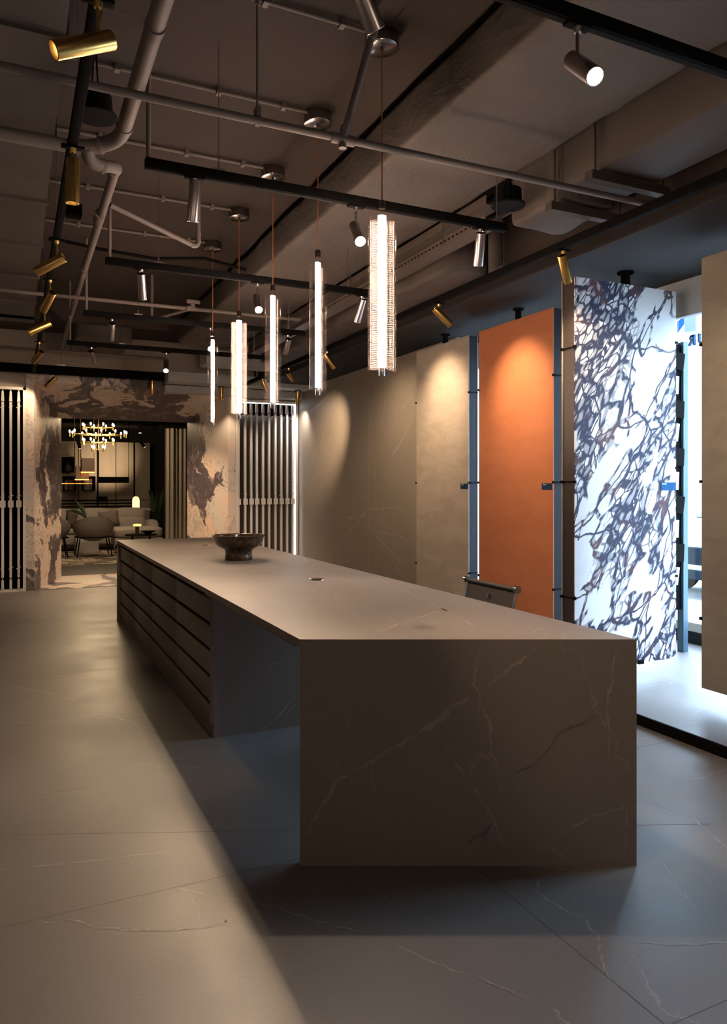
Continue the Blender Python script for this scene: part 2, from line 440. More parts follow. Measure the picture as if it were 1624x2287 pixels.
for i, (p, wd) in enumerate(WV): mb.ribbon(wallpx(p), NX, wd * 1.15, 1, .3, 6, .0012, 60 + i)
mb.ribbon([(WX, 8.2, 0.02), (WX, 8.2, 2.85)], NX, .008, 1, 0, 3, .0008, 3, False)
struct(mb.build('wall_right', [m_wall, m_wvein]), 'olive-grey porcelain wall with branching pale veins')
struct(MB().box(WX + .1, 5.3, 7.0, 7.1, 0, 2.9).box(5.2, 5.3, 7.1, WY, 0, 3.44).build('wall_return', m_beige))
# soffit over the window display, and its drop in front of the glass
mb = MB().box(3.25, 4.36, -3.2, WY, 2.86, 2.90).box(3.25, 3.29, -3.2, WY, 2.90, 3.44, 1).box(3.246, 3.252, -3.2, WY, 2.858, 2.872, 1)
struct(mb.build('ceiling_soffit', [m_soffit, m_ceil, m_gold]), 'lower painted soffit over the window display')
struct(MB().box(4.31, 4.36, -3.2, 7.0, 2.60, 2.86).build('ceiling_header', m_header))
# platform along the window
mb = MB().box(3.30, 5.3, -3.2, 7.0, 0, .06).box(3.285, 3.30, -3.2, 7.0, 0, .060, 1)
for i, (pts, wd) in enumerate([([(1424,1528),(1455,1532),(1480,1530),(1505,1525),(1515,1518)], .012), ([(1424,1546),(1500,1532),(1560,1525)], .006), ([(1550,1596),(1575,1582)], .007)]):
    mb.ribbon([atz(u, v, .06) for u, v in pts], Z, wd, 2, .3, 6, .0006, 90 + i)
struct(mb.build('floor_platform', [m_floor, m_black, m_fvein]), 'low porcelain platform along the shop window')
# shop window
mb = MB()
mb.box(5.17, 5.25, -3.2, 7.0, .06, .16); mb.box(5.17, 5.25, -3.2, 7.0, 3.26, 3.32)
for y in (-3.1, -.9, 1.6, 6.9): mb.box(5.18, 5.25, y, y + .05, .16, 3.26)
mb.box(5.18, 5.26, -3.2, 7.0, .16, .235, 1)
wf = struct(mb.build('window_1', [m_frame, m_white]), 'shop window with dark bottom rail')
MB().box(5.205, 5.215, -3.2, 6.9, .235, 3.26).build('window_pane', m_glass, wf)
struct(MB().box(5.2, 5.3, -3.2, 7.1, 3.3, 5.2).box(5.2, 5.3, -3.2, 7.1, -.12, .06).build('wall_window', m_header))
# unseen screen, added to hold back daylight from the near window bays
struct(MB().box(4.9, 5.0, -3.2, 1.2, .06, 3.44).build('daylight_screen', m_beige))

# ---------------------------------------------------------------- marble portal
YO, YI = WY, 11.716
OX0, OX1, OZ = .231, 2.846, 2.766; IX0, IX1, IZ = .619, 2.459, 2.382
mb = MB()
mb.box(.134, OX0, YO - .02, YO + .1, 0, OZ); mb.box(OX1, 2.957, YO - .02, YO + .1, 0, OZ); mb.box(.134, 2.957, YO - .02, YO + .1, OZ, 2.885)
def quad(a, b, c, d): mb.add([a, b, c, d], [(0, 1, 2, 3)])
t_ = .05
for (xo, xi, s) in ((OX0, IX0, -1), (OX1, IX1, 1)):
    mb.prism([(xo, YO), (xi, YI), (xi + s * t_, YI + t_), (xo + s * .09, YO + .09)], 0, IZ) if False else None
    mb.add([(xo, YO - .02, 0), (xi, YI, 0), (xi, YI, IZ), (xo, YO - .02, OZ), (xo + s * .06, YO, 0), (xi + s * .06, YI, 0), (xi + s * .06, YI, IZ), (xo + s * .06, YO, OZ)],
           [(0, 1, 2, 3), (4, 7, 6, 5), (1, 5, 6, 2), (0, 3, 7, 4), (2, 6, 7, 3), (0, 4, 5, 1)])
mb.add([(OX0, YO - .02, OZ), (OX1, YO - .02, OZ), (IX1, YI, IZ), (IX0, YI, IZ), (OX0, YO, OZ + .06), (OX1, YO, OZ + .06), (IX1, YI, IZ + .06), (IX0, YI, IZ + .06)],
       [(0, 3, 2, 1), (4, 5, 6, 7), (3, 7, 6, 2), (0, 1, 5, 4), (0, 4, 7, 3), (1, 2, 6, 5)])
mb.box(OX0 + .005, OX1 - .005, YO - .02, YI + .45, -.04, .006)
struct(mb.build('door_1', m_portal), 'splayed peach and violet marble portal to the lounge')

# ---------------------------------------------------------------- bulkheads at the far end of the ceiling
mb = MB().box(1.9, 3.94, 10.50, 10.70, 2.70, 2.80).box(1.87, 3.94, 10.1, 10.40, 2.80, 2.93).box(2.2, 3.94, 9.3, 9.7, 2.95, 3.12)
struct(mb.build('ceiling_bulkhead', m_header), 'pale stepped bulkheads above the right-hand rack')
struct(MB().box(-2.5, 1.6, 8.66, 8.80, 3.2, 3.44).build('ceiling_beam', m_ceil))
# ================================================================ ISLAND COUNTER
A = Vector((.947, 2.551, 0)); B = Vector((2.066, 2.022, 0)); YB = 7.93; XL, XR = .947, 2.066
isl = thing('island_counter', 'long grey-brown stone island counter with slatted drawers in the middle of the showroom', 'counter', (1.5, 4.9, 0))
sk = (B - A).normalized(); fn = Vector((sk.y, -sk.x, 0))          # outward normal of the skewed front
T = .028
mb = MB().prism([(XL, A.y), (XR, B.y), (XR, YB), (XL, YB)], HT - T, HT)
TV = [([(795,1273),(823,1285),(843,1294),(864,1301),(886,1312),(912,1323.5),(939,1336),(960,1347),(991,1360),(1025,1377),(1050,1394),(1077,1406),(1107,1417),(1148,1425)], .010),
 ([(1019,1333),(1005,1346),(987,1356)], .005), ([(837,1418),(887,1395),(948,1375),(991,1362)], .012), ([(779,1400),(800,1412),(822,1423)], .006), ([(775,1400),(800,1380)], .004),
 ([(435,1297.5),(467,1292),(509,1286),(552,1276),(610,1270)], .009), ([(297,1225),(308,1220),(333,1217)], .010), ([(450,1268),(473,1264)], .008), ([(611,1241),(625,1249)], .012),
 ([(662,1241),(676,1247),(688,1256)], .012), ([(690,1308),(701,1318),(704,1331)], .008), ([(748,1330),(752,1340)], .007), ([(640,1292),(700,1288)], .004), ([(975,1358),(991,1361),(1010,1366)], .02),
 ([(1255,1420),(1290,1408)], .006), ([(660,1340),(690,1352)], .004), ([(560,1330),(640,1322)], .003)]
for i, (p, wd) in enumerate(TV): mb.ribbon([atz(u, v, HT) for u, v in p], Z, wd, 1, .3, 6, .0005, 120 + i)
mb.build('worktop', [m_stone, m_vein], isl)
# skewed waterfall slab at the near end
q = fn * -T
mb = MB().prism([A[:2], B[:2], (B + q)[:2], (A + q)[:2]], 0, HT - T)
def fp(x, y): return atplane(640 + x / 1.9805, 1360 + y / 1.9805, A, fn)
FVN = [([(812,392),(730,440),(690,475),(640,510),(590,545)], .030, 1), ([(590,545),(540,575),(490,605),(440,635),(360,682),(300,718)], .013, 1), ([(300,718),(220,755),(185,815),(150,880),(110,950),(65,1020)], .013, 1),
 ([(862,140),(845,250),(832,330),(850,390),(885,480),(905,540),(900,600),(915,660),(935,740),(905,800),(890,880)], .011, 1), ([(1110,155),(1050,215),(985,262),(930,310),(885,350)], .014, 1),
 ([(1465,155),(1440,250),(1438,330),(1422,390),(1425,500),(1425,700)], .012, 1), ([(680,545),(705,590),(760,690),(830,800),(890,900),(935,980),(970,1065)], .007, 1),
 ([(1510,850),(1450,890),(1330,930),(1230,985),(1150,1045),(1070,1120)], .009, 1), ([(1510,860),(1500,980),(1490,1110)], .005, 1), ([(650,920),(740,1010),(840,1110)], .005, 1),
 ([(370,700),(410,860),(480,980),(580,1120)], .006, 1), ([(1150,1045),(1200,1090),(1245,1112)], .012, 1), ([(950,750),(945,820),(925,880)], .006, 1), ([(850,390),(850,450),(835,530)], .006, 1),
 ([(265,600),(240,650),(225,720)], .004, 1), ([(280,450),(262,600)], .004, 1), ([(1380,470),(1210,550),(1100,680),(980,750)], .010, 2), ([(905,950),(860,1000),(790,1030)], .018, 2), ([(600,160),(590,220)], .004, 1), ([(1515,200),(1460,270)], .004, 1)]
for i, (p, wd, mi) in enumerate(FVN): mb.ribbon([fp(x, y) for x, y in p], fn, wd, mi, .3, 6, .0006, 160 + i)
mb.build('front_panel', [m_stone, m_vein, m_vein_dark], isl)
MB().box(XL, XR, YB - T, YB, 0, HT - T).build('end_panel', m_stone, isl)
mb = MB().prism([(XL + .004, A.y + .06), (XR - .004, B.y + .06), (XR - .004, 4.06), (XL + .004, 4.06)], HT - .040, HT - T)
mb.build('worktop_apron', m_drawer, isl)
CX0 = XL + .026; CY0 = 4.04
# cabinet body with its panel towards the knee space
mb = MB().box(CX0 + .022, XR - .02, CY0, YB - T, .0, HT - T - .001)
for i, (p, wd) in enumerate([([(1550,480),(1500,540),(1440,610),(1350,680)], .012), ([(1550,530),(1470,600)], .006), ([(1500,300),(1380,350)], .006)]):
    mb.ribbon([aty(x / 2.32, 1340 + y / 2.32, CY0) for x, y in p], (0, -1, 0), wd, 1, .3, 6, .0008, 200 + i)
cabn = mb.build('cabinet_body', [m_stone, m_vein], isl)
# slatted drawer fronts: four columns of five
ys = [CY0, 4.98, 5.93, 6.88, YB - T - .004]
zb = [.075, .207, .353, .499, .642, .790]
hgap = .022
for c in range(4):
    for r in range(5):
        z0, z1 = zb[r], zb[r + 1] - hgap
        mb = MB().box(CX0, CX0 + .020, ys[c] + .0025, ys[c + 1] - .0025, z0, z1, 0, .0015)
        mb.build('drawer_front', m_drawer, isl)
mb = MB().box(CX0 + .0205, CX0 + .0215, CY0 + .002, YB - T - .002, .07, HT - T - .002)
mb.build('finger_groove', m_void, isl)
for c in range(5):
    y = ys[c] + (.006 if c == 0 else (-.006 if c == 4 else 0))
    MB().box(CX0 + .004, CX0 + .0212, y - .006, y + .006, .075, HT - T - .002).build('divider', m_drawer, isl)
MB().box(CX0 + .014, CX0 + .0212, CY0 + .002, YB - T - .002, .0, .072).build('toe_kick', m_drawer, isl)
for p in (atz(707, 1294, HT), atz(465, 1218, HT)):
    g = MB().lathe([(.0, .004), (.046, .004), (.050, .003), (.051, 0)], (p.x, p.y, HT + .0004), 40).build('cable_grommet', m_chrome, isl)
    g['label'] = 'round chrome cable grommet'
# bowl
bp = atz(533, 1250, HT)
m_bowl = NT('dark_glazed_ceramic'); f_, _ = m_bowl.noise(26, 6, .65, dist=.6); g_, _ = m_bowl.noise(5, 3, .5)
m_bowl = m_bowl.set(m_bowl.mix(m_bowl.ramp(f_, .42, .66), (.022, .013, .008), (.085, .047, .022)), .16, 0, .6)
k = .219
prof = [(0, 0), (.108, 0), (.113, .006), (.110, .03), (.108, .060), (.116, .082), (.150, .098), (.180, .118), (.196, .145), (.205, .180), (.212, .187), (.213, .193), (.204, .194), (.196, .182), (.186, .150), (.160, .125), (.11, .110), (0, .105)]
o = MB().lathe([(r * .93, z * .97) for r, z in prof], (bp.x, bp.y, HT + .0005), 64).build('bowl', m_bowl, top=True, sharp=1.2)
tag(o, 'dark brown glazed footed bowl standing on the stone island', 'bowl')

# ================================================================ OFFICE CHAIR on the window side of the island
chx, chy = 2.12, 3.42
ch = thing('office_chair', 'dark mesh office chair with chrome frame behind the island counter', 'chair', (chx, chy, 0))
m_mesh = plain('dark_chair_mesh', (.045, .038, .034), .6, 0, .3, .1, 60)
def seatp(s, t):
    y = chy - .225 + .45 * s
    # a sling running from the front of the seat to the top of the back
    if t < .55: q = t / .55; return Vector((chx - .24 + .42 * q, y, .46 - .03 * math.sin(q * 3.1)))
    q = (t - .55) / .45; return Vector((chx + .18 + .07 * q + .03 * math.sin(q * 1.6), y, .46 + .385 * q))
MB().grid(lambda s, t: seatp(s, t * .54), 8, 16).grid(lambda s, t: seatp(s, t * .54) - Vector((0, 0, .012)), 8, 16).build('seat', m_mesh, ch)
MB().grid(lambda s, t: seatp(s, .55 + t * .44), 8, 16).grid(lambda s, t: seatp(s, .55 + t * .44) + Vector((.012, 0, 0)), 8, 16).build('backrest', m_mesh, ch)
tb = seatp(0, 1)
MB().tube([(tb.x, chy - .235, tb.z), (tb.x, chy + .235, tb.z)], .013, 14).build('top_roll', m_mesh, ch)
for s in (-1, 1):
    r_ = MB().cyl((tb.x, chy + s * .232, tb.z), (tb.x, chy + s * .252, tb.z), .021, .021, 20)
    r_.tube([seatp(0, t / 20) * 1 + Vector((0, .225 + s * .232, -.01)) for t in range(21)], .009, 8)
    r_.build('side_rail', m_chrome, ch)
MB().box(tb.x - .02, tb.x - .008, chy - .012, chy + .012, tb.z - .075, tb.z - .05).build('tag', m_silver, ch)
MB().cyl((chx - .02, chy, .10), (chx - .02, chy, .44), .025).build('column', m_chrome, ch)
for i in range(5):
    a = i * 2 * math.pi / 5 + .3; d = Vector((math.cos(a), math.sin(a), 0)); c0 = Vector((chx - .02, chy, .12))
    lg = MB().tube([c0, c0 + d * .15 + Vector((0, 0, -.02)), c0 + d * .28 + Vector((0, 0, -.05))], [.018, .014, .011], 10).build('base_leg', m_chrome, ch)
    e = c0 + d * .28; s_ = Vector((-d.y, d.x, 0))
    MB().cyl(Vector((e.x, e.y, .026)) - s_ * .018, Vector((e.x, e.y, .026)) + s_ * .018, .026, .026, 16).build('caster', m_black, lg)

# ================================================================ WINDOW DISPLAY PANELS
def clip(mb, p, s=.009): mb.box(p[0] - s, p[0] + s, p[1] - s, p[1] + s, p[2] - s, p[2] + s)
PZ0, PZ1 = .185, 2.757
def panel_along(name, label, y0, y1, mat, card=True, x=3.72):
    """a board hung parallel to the window, front face towards the room"""
    t = thing(name, label, 'display panel', (x + .05, (y0 + y1) / 2, .06), 'pivoting slab display panels by the window')
    MB().box(x, x + .007, y0, y1, PZ0, PZ1).build('slab', mat, t)
    MB().box(x + .093, x + .100, y0, y1, PZ0, PZ1).build('back_slab', m_olive, t)
    m = MB()
    for yy in (y0 + .004, y1 - .05): m.box(x + .007, x + .093, yy, yy + .046, PZ0 + .002, PZ1 - .002)
    m.box(x + .007, x + .093, y0 + .05, y1 - .05, PZ1 - .06, PZ1 - .002); m.box(x + .007, x + .093, y0 + .05, y1 - .05, PZ0 + .002, PZ0 + .06)
    m.build('frame', m_frame, t)
    yc = (y0 + y1) / 2
    p = MB().cyl((x + .05, yc, PZ1 - .03), (x + .05, yc, 2.86), .026, .026, 20).lathe([(.045, -.012), (.045, 0), (0, 0)], (x + .05, yc, 2.86), 24)
    p.build('pivot_post', m_black, t); MB().cyl((x + .05, yc, .06), (x + .05, yc, PZ0 + .03), .026, .026, 20).build('floor_pivot', m_black, t)
    for zz in (.60, 1.42, 2.24):
        for yy in (y0 - .004, y1 + .004):
            c = MB(); clip(c, (x + .002, yy, zz)); c.box(x + .002, x + .098, yy - .003, yy + .003, zz - .004, zz + .004); c.build('edge_clip', m_black, t)
    if card:
        cd = MB().box(x - .003, x - .0006, y0 + .012, y0 + .132, 1.362, 1.412).build('label_card', m_card, t)
        cd['label'] = 'small navy label card'
        c = MB().box(x - .0037, x - .0031, y0 + .078, y0 + .112, 1.400, 1.4045).add([(x - .0035, y0 + .100, 1.3985), (x - .0035, y0 + .112, 1.3985), (x - .0035, y0 + .106, 1.411)], [(0, 1, 2)])
        c.build('print', m_ink, cd)
    return t
panel_along('stone_display', 'cream stone slab panel, spotlit, hanging left of the orange panel', 5.64, 6.60, m_cream)
panel_along('stone_display', 'terracotta orange slab panel hanging by the shop window', 4.478, 5.474, m_orange)
panel_along('stone_display', 'olive-grey slab panel cut off by the right edge of the picture', 2.15, 3.13, m_olive, False)
# the breccia marble panel is turned square to the others
t = thing('stone_display', 'white marble slab panel with dark violet veins, turned to face the room', 'display panel', (3.79, 3.80, .06), 'pivoting slab display panels by the window')
X0, X1, YF = 3.295, 4.205, 3.752
MB().box(X0, X1, YF, YF + .007, PZ0, PZ1).build('slab', m_breccia, t)
MB().box(X0 - .004, X1, YF + .118, YF + .125, PZ0, PZ1).build('back_slab', m_cream, t)
m = MB()
for xx in (X0 + .004, X1 - .05): m.box(xx, xx + .046, YF + .007, YF + .118, PZ0 + .002, PZ1 - .002)
m.box(X0 + .05, X1 - .05, YF + .007, YF + .118, PZ1 - .06, PZ1 - .002).box(X0 + .05, X1 - .05, YF + .007, YF + .118, PZ0 + .002, PZ0 + .06)
m.build('frame', plain('brown_steel_frame', (.05, .038, .032), .4, .3), t)
MB().cyl((3.79, 3.81, PZ1 - .03), (3.79, 3.81, 2.86), .032, .032, 20).lathe([(.055, -.012), (.055, 0), (0, 0)], (3.79, 3.81, 2.86), 24).build('pivot_post', m_black, t); MB().cyl((3.79, 3.81, .06), (3.79, 3.81, PZ0 + .03), .03).build('floor_pivot', m_black, t)
for zz in (.66, 1.42, 2.30):
    c = MB(); clip(c, (X0 - .002, YF + .001, zz)); c.box(X0 - .004, X0 + .002, YF, YF + .125, zz - .004, zz + .004); clip(c, (X0 - .004, YF + .123, zz)); c.build('edge_clip', m_black, t)
    c = MB(); clip(c, (X1 + .002, YF - .001, zz + .1), .008); c.build('edge_clip', m_black, t)
for xx in (X0 + .55, ):
    c = MB().box(xx, xx + .045, YF - .012, YF + .01, PZ0 - .008, PZ0 + .02); c.build('edge_clip', m_black, t)
cd = MB().box(X1 - .145, X1 - .005, YF - .003, YF - .0006, 1.362, 1.418).build('label_card', m_cardb, t); cd['label'] = 'small bright blue label card'
MB().box(X1 - .14, X1 - .095, YF - .0036, YF - .0031, 1.404, 1.410).build('print', m_ink, cd)

# sample stand seen past the marble panel
sp = atz(1525, 1455, .06)
t = thing('sample_stand', 'tall dark blue post stand holding small tile samples beside the window', 'stand', (sp.x, sp.y, .06))
m_bluegrey = plain('blue_grey_metal', (.055, .11, .16), .4, .2)
zt = EYE + (V0 - 765) / FPX * (sp.x * SY + sp.y * CY)
MB().box(sp.x - .025, sp.x + .025, sp.y - .03, sp.y + .03, .06, zt).build('post', m_bluegrey, t)
MB().box(sp.x - .10, sp.x - .022, sp.y - .005, sp.y + .16, .40, zt - .02).build('rack_board', m_black, t)
for i in range(10):
    z0 = .60 + i * .19
    if z0 + .15 > zt: break
    mm = m_black if i % 2 else m_white; w0 = -.075 if i % 2 else -.062
    M = Matrix.Translation((sp.x - .06, sp.y - .03, z0 + .07)) @ Matrix.Rotation(math.radians(9 if i % 3 == 0 else 3), 4, 'Y')
    MB().box(w0, .03 if i % 2 else -.03, -.012, .012, -.07, .07, 0, 0, M).build('tile_sample', mm, t)

# ================================================================ SWING-PANEL RACKS on the far wall
m_rack = plain('rack_white_lacquer', (.70, .66, .62), .4, 0, .4, .03)
m_rackside = plain('panel_side_grey', (.30, .28, .27), .5)
m_led = emit('rack_led', (.86, .93, 1.0), 22)
def rack(label, x0, x1, xs, ztop, frame_sides, zb0=0.0):
    t = thing('display_rack', label, 'display rack', ((x0 + x1) / 2, WY, 0), 'swing panel racks either side of the portal')
    m = MB()
    if 'l' in frame_sides: m.box(x0, x0 + .035, WY - .03, WY + .08, 0, ztop)
    if 'r' in frame_sides: m.box(x1 - .035, x1, WY - .03, WY + .08, 0, ztop)
    m.box(x0, x1, WY - .03, WY + .08, ztop - .035, ztop); m.box(x0, x1, WY - .02, WY + .08, .0, .03)
    m.build('frame', m_rack, t)
    for side in (frame_sides if 'l' in frame_sides else ''):
        xs_ = x0 + .037 if side == 'l' else x1 - .040
        q_ = MB().box(xs_, xs_ + .003, WY + .0, WY + .05, .04, ztop - .04).build('led_strip', m_led, t); q_['label'] = 'glowing white edge strip'
    if 'l' in frame_sides: MB().box(x0 + .05, x1 - .05, WY + .05, WY + .07, ztop - .042, ztop - .036).build('led_strip', m_led, t)
    MB().box(x0 + .02, x1 - .02, WY + .02, WY + .07, ztop - .20, ztop - .185).box(x0 + .02, x1 - .02, WY + .25, WY + .29, 1.32, 1.36).build('hinge_rail', m_black, t)
    for x in xs:
        p = MB().box(x - .015, x + .015, WY - .02, WY + .02, .19, ztop - .20)
        p.box(x - .015, x + .015, WY - .02, WY + .02, .02, .155); p.cyl((x, WY, .15), (x, WY, .2), .006, n=8)
        p.add([(x - .019, WY - .02, ztop - .19), (x + .019, WY - .02, ztop - .19), (x + .012, WY - .02, ztop - .06), (x - .012, WY - .02, ztop - .06),
               (x - .019, WY + .02, ztop - .19), (x + .019, WY + .02, ztop - .19), (x + .012, WY + .02, ztop - .06), (x - .012, WY + .02, ztop - .06)],
              [(0, 1, 2, 3), (4, 7, 6, 5), (0, 3, 7, 4), (1, 5, 6, 2), (3, 2, 6, 7), (0, 4, 5, 1)])
        p.cyl((x, WY, ztop - .07), (x, WY, ztop - .03), .005, n=8)
        sp_ = p.build('swing_panel', m_rack, t)
        MB().box(x - .012, x + .012, WY + .02, WY + .62, .19, ztop - .22).build('panel_board', m_rackside, sp_)
        MB().box(x - .033, x + .033, WY - .028, WY - .018, 1.105, 1.195).build('tab', m_rack, sp_)
        k_ = MB()
        for zz in (.30, 1.24, ztop - .27):
            for s in (-1, 1): k_.blob((x + s * .022, WY - .015, zz + (.02 if s > 0 else 0)), .008, .008, .012, 2, 10, 6)
        k_.build('hinge_pin', m_chrome, sp_)
    return t
rack('white swing panel rack left of the marble portal', -.5, .133, [aty(u, 1000, WY).x for u in (6, 24, 41.8)] + [-.28, -.38], 2.685, 'r')
rack('white swing panel rack right of the marble portal', 2.96, 3.94, [aty(u, 1000, WY).x for u in (532.4, 547.6, 561, 573.4, 587.4, 601, 615, 628, 641, 653.4)], 2.675, 'lr')
# ================================================================ CEILING SERVICES
ZT = 2.80                         # underside level of the light tracks
def wire(mb, x, y, z0, z1=3.44, r=.0025): mb.cyl((x, y, z0), (x, y, z1), r, n=6)
def track_x(label, y, x0, x1, wires, rod=None, z=ZT, grp='black cross tracks over the island'):
    t = thing('ceiling_track', label, 'light track', ((x0 + x1) / 2, y, z), grp)
    MB().box(x0, x1, y - .018, y + .018, z, z + .045, 0, .002).box(x0 + .01, x1 - .01, y - .006, y + .006, z - .0015, z + .002, 1).build('rail', [m_black, m_void], t)
    for x in wires:
        m = MB(); wire(m, x, y, z + .05); m.cyl((x, y, z + .05), (x, y, z + .085), .006, n=8); m.box(x - .03, x + .03, y - .012, y + .012, z + .045, z + .055)
        m.build('suspension_wire', m_silver, t)
    if rod: MB().cyl((rod, y, z + .045), (rod, y, 3.44), .011, n=12).build('hanger_rod', m_pipe, t)
    return t
track_x('black cross track nearest the camera, at the top right corner', 1.75, .52, 3.1, [.9, 2.6])
track_x('black cross track above the nearest pendant', 3.36, .52, 2.46, [.85, 2.40], .535)
track_x('black cross track passing over the middle pendants', 4.93, .52, 2.40, [.85, 2.2], .545)
track_x('black cross track behind the two farthest pendants', 6.5, .515, 2.46, [.95, 2.3], .535)
track_x('last black cross track before the marble portal', 7.92, .47, 2.62, [1.0, 2.4], .5)
t = thing('ceiling_track', 'long black track carrying brass spotlights on the left', 'light track', (.217, 5.0, ZT))
MB().box(.199, .235, -.5, 10.2, ZT, ZT + .045, 0, .002).build('rail', m_black, t)
for y in (1.2, 3.0, 4.6, 7.0): m = MB(); wire(m, .217, y, ZT + .045); m.build('suspension_wire', m_silver, t)
t = thing('ceiling_track', 'long black track carrying brass spotlights beside the window soffit', 'light track', (2.95, 5.2, ZT))
MB().box(2.930, 2.970, -.5, 10.3, ZT, ZT + .048, 0, .002).build('rail', m_black, t)
for y in (2.2, 4.05, 9.6): m = MB(); wire(m, 2.95, y, ZT + .045); m.box(2.925, 2.975, y - .02, y + .02, ZT + .045, ZT + .055); m.build('suspension_wire', m_silver, t)
t = thing('ceiling_track', 'thick black track along the head of the marble portal', 'light track', (.6, 10.4, 2.83))
MB().box(-3.0, 1.86, 10.34, 10.42, 2.835, 2.945).build('rail', m_black, t)
for x in (.55, ): m = MB(); wire(m, x, 10.4, 2.945); m.box(x - .05, x + .05, 10.36, 10.40, 2.94, 2.965); m.build('suspension_wire', m_silver, t)

# ---------------------------------------------------------------- spotlights
HL, HR = .180, .0275
def head_mesh(L=HL, R=HR):
    """axis along +Z, lens end at +Z; pivot at the origin"""
    m = MB(); zb_, zf = -.045, L - .045
    m.lathe([(0, zb_ + .004), (R - .004, zb_ + .004)], n=28, m=1)
    m.lathe([(R - .004, zb_ + .004), (R - .003, zb_), (R - .001, zb_), (R, zb_ + .002), (R, zf - .001), (R - .001, zf), (R - .003, zf), (R - .0035, zf - .002), (R - .006, zf - .022)], n=28)
    return m
def finish(m, name, mats):
    o = m.build(name, mats); me = o.data; bpy.data.objects.remove(o); return me
HEADS = {'gold': finish(head_mesh(), 'lamp_head', [m_gold, m_black]), 'silver': finish(head_mesh(), 'lamp_head', [m_silver, m_black])}
def lens_me(mat):
    m = MB().lathe([(0, HL - .045 - .020), (HR - .006, HL - .045 - .020)], n=28); return finish(m, 'lens', [mat])
LENS = {0: lens_me(m_lens), 1: lens_me(m_lens_hot)}
NSPOT = 0
def spot(mount, d, kind, label, group, power=30, ang=38, hot=0, drop=.055, blend=.55, col=WARM):
    global NSPOT; NSPOT += 1
    x, y, z = mount; d = Vector(d).normalized(); mt = m_gold if kind == 'gold' else m_silver
    t = thing('track_spotlight', label, 'spotlight', (x, y, z), group)
    MB().box(x - .045, x + .045, y - .016, y + .016, z - .010, z, 0, .002).build('track_adapter', m_black, t)
    m = MB().cyl((x, y, z - .010), (x, y, z - .026), .014, .011, 16).cyl((x, y, z - .02), (x, y, z - drop), .006, n=10).blob((x, y, z - drop), .010, .010, .012, 2, 14, 8)
    m.build('stem', mt, t)
    piv = Vector((0, 0, -drop))
    h = bpy.data.objects.new('lamp_head', HEADS[kind]); COL.objects.link(h); h.parent = t
    if d.z > -.97: piv = piv + Vector((0, 0, -HR * math.sqrt(max(0, 1 - d.z * d.z))))
    h.location = piv; h.rotation_euler = d.to_track_quat('Z', 'Y').to_euler()
    l = bpy.data.objects.new('lens', LENS[hot]); COL.objects.link(l); l.parent = h; l['label'] = 'glowing lens'
    if power:
        L = bpy.data.lights.new('spot_beam', 'SPOT'); L.energy = power * SPOT_GAIN; L.color = col; L.spot_size = math.radians(ang); L.spot_blend = blend; L.shadow_soft_size = .022
        lo = bpy.data.objects.new('spot_beam', L); COL.objects.link(lo)
        lo.location = Vector((x, y, z)) + piv + d * (HL - .045 + .004); lo.rotation_euler = (-d).to_track_quat('Z', 'Y').to_euler()
    return t
G1 = 'brass spotlights on the left track'; G2 = 'brass spotlights on the window track'; G3 = 'aluminium spotlights on the cross tracks'; G4 = 'bright spotlights aimed towards the camera'; G5 = 'brass spotlights at the portal head'
gl = .217
spot((gl, 2.25, ZT), (-.90, -.12, -.46), 'gold', 'largest brass spotlight, tilted sideways, top left corner', G1, 13, 44, 0, .10)
spot((gl, 3.27, ZT), (-.02, .05, -1), 'gold', 'brass spotlight pointing straight down on the left track', G1, 19, 44, 0, .10)
spot((gl, 4.55, ZT), (-.80, .377, -.47), 'gold', 'brass spotlight aimed left, second above the white cross pipe', G1, 22, 44, 0, .10)
spot((gl, 5.44, ZT), (-.30, .77, -.55), 'gold', 'dim brass spotlight just below the white cross pipe on the left', G1, 22, 44, 0, .10)
spot((gl, 6.42, ZT), (-.863, 0, -.5), 'gold', 'brass spotlight with lit mouth, below the dim one on the left track', G1, 22, 44, 0, .10)
spot((gl, 7.85, ZT), (-.40, .76, -.5), 'gold', 'last brass spotlight of the left track before the portal', G1, 130, 44, 0, .10)
spot((.45, 10.36, 2.835), (-.67, .316, -.67), 'gold', 'brass spotlight tilted left over the portal corner', G5, 25, 110)
spot((1.70, 10.36, 2.835), (.02, .25, -1), 'gold', 'brass spotlight hanging straight at the middle of the portal head', G5, 150, 110)
spot((2.66, 10.36, 2.80), (.05, .2, -1), 'gold', 'brass spotlight hanging behind the farthest pendants', G5, 25, 110)
spot((3.79, 10.3, 2.80), (.02, .3, -1), 'gold', 'brass spotlight above the right end of the right rack', G5, 45, 120, 0, .055, 1.0, (1, .88, .76))
spot((2.95, 3.46, ZT), (.577, .357, -.73), 'gold', 'brass spotlight in front of the marble panel top', G2, 60, 80, 0, .055, 1.0)
spot((2.95, 4.886, ZT), (.70, -.02, -.56), 'gold', 'brass spotlight above the orange panel', G2, 88, 76, 0, .055, 1.0)
spot((2.95, 6.0, ZT), (.70, .03, -.52), 'gold', 'brass spotlight hidden behind the nearest pendant, lighting the cream panel', G2, 85, 84, 0, .055, 1.0)
spot((2.95, 7.127, ZT), (.62, .12, -.70), 'gold', 'brass spotlight just right of the second pendant', G2, 60, 120, 0, .055, 1.0)
spot((2.95, 8.324, ZT), (.70, .74, -.44), 'gold', 'brass spotlight left of the second pendant, by the stone wall', G2, 210, 52, 0, .055, 1.0)
spot((2.95, 9.303, ZT), (.45, .2, -.86), 'gold', 'brass spotlight half hidden behind the middle pendant', G2, 25, 70, 0, .055, 1.0)
spot((2.95, 2.05, ZT), (.62, .45, -.62), 'gold', 'brass spotlight out of the picture, lighting the olive-grey panel', G2, 60, 70, 0, .055, 1.0)
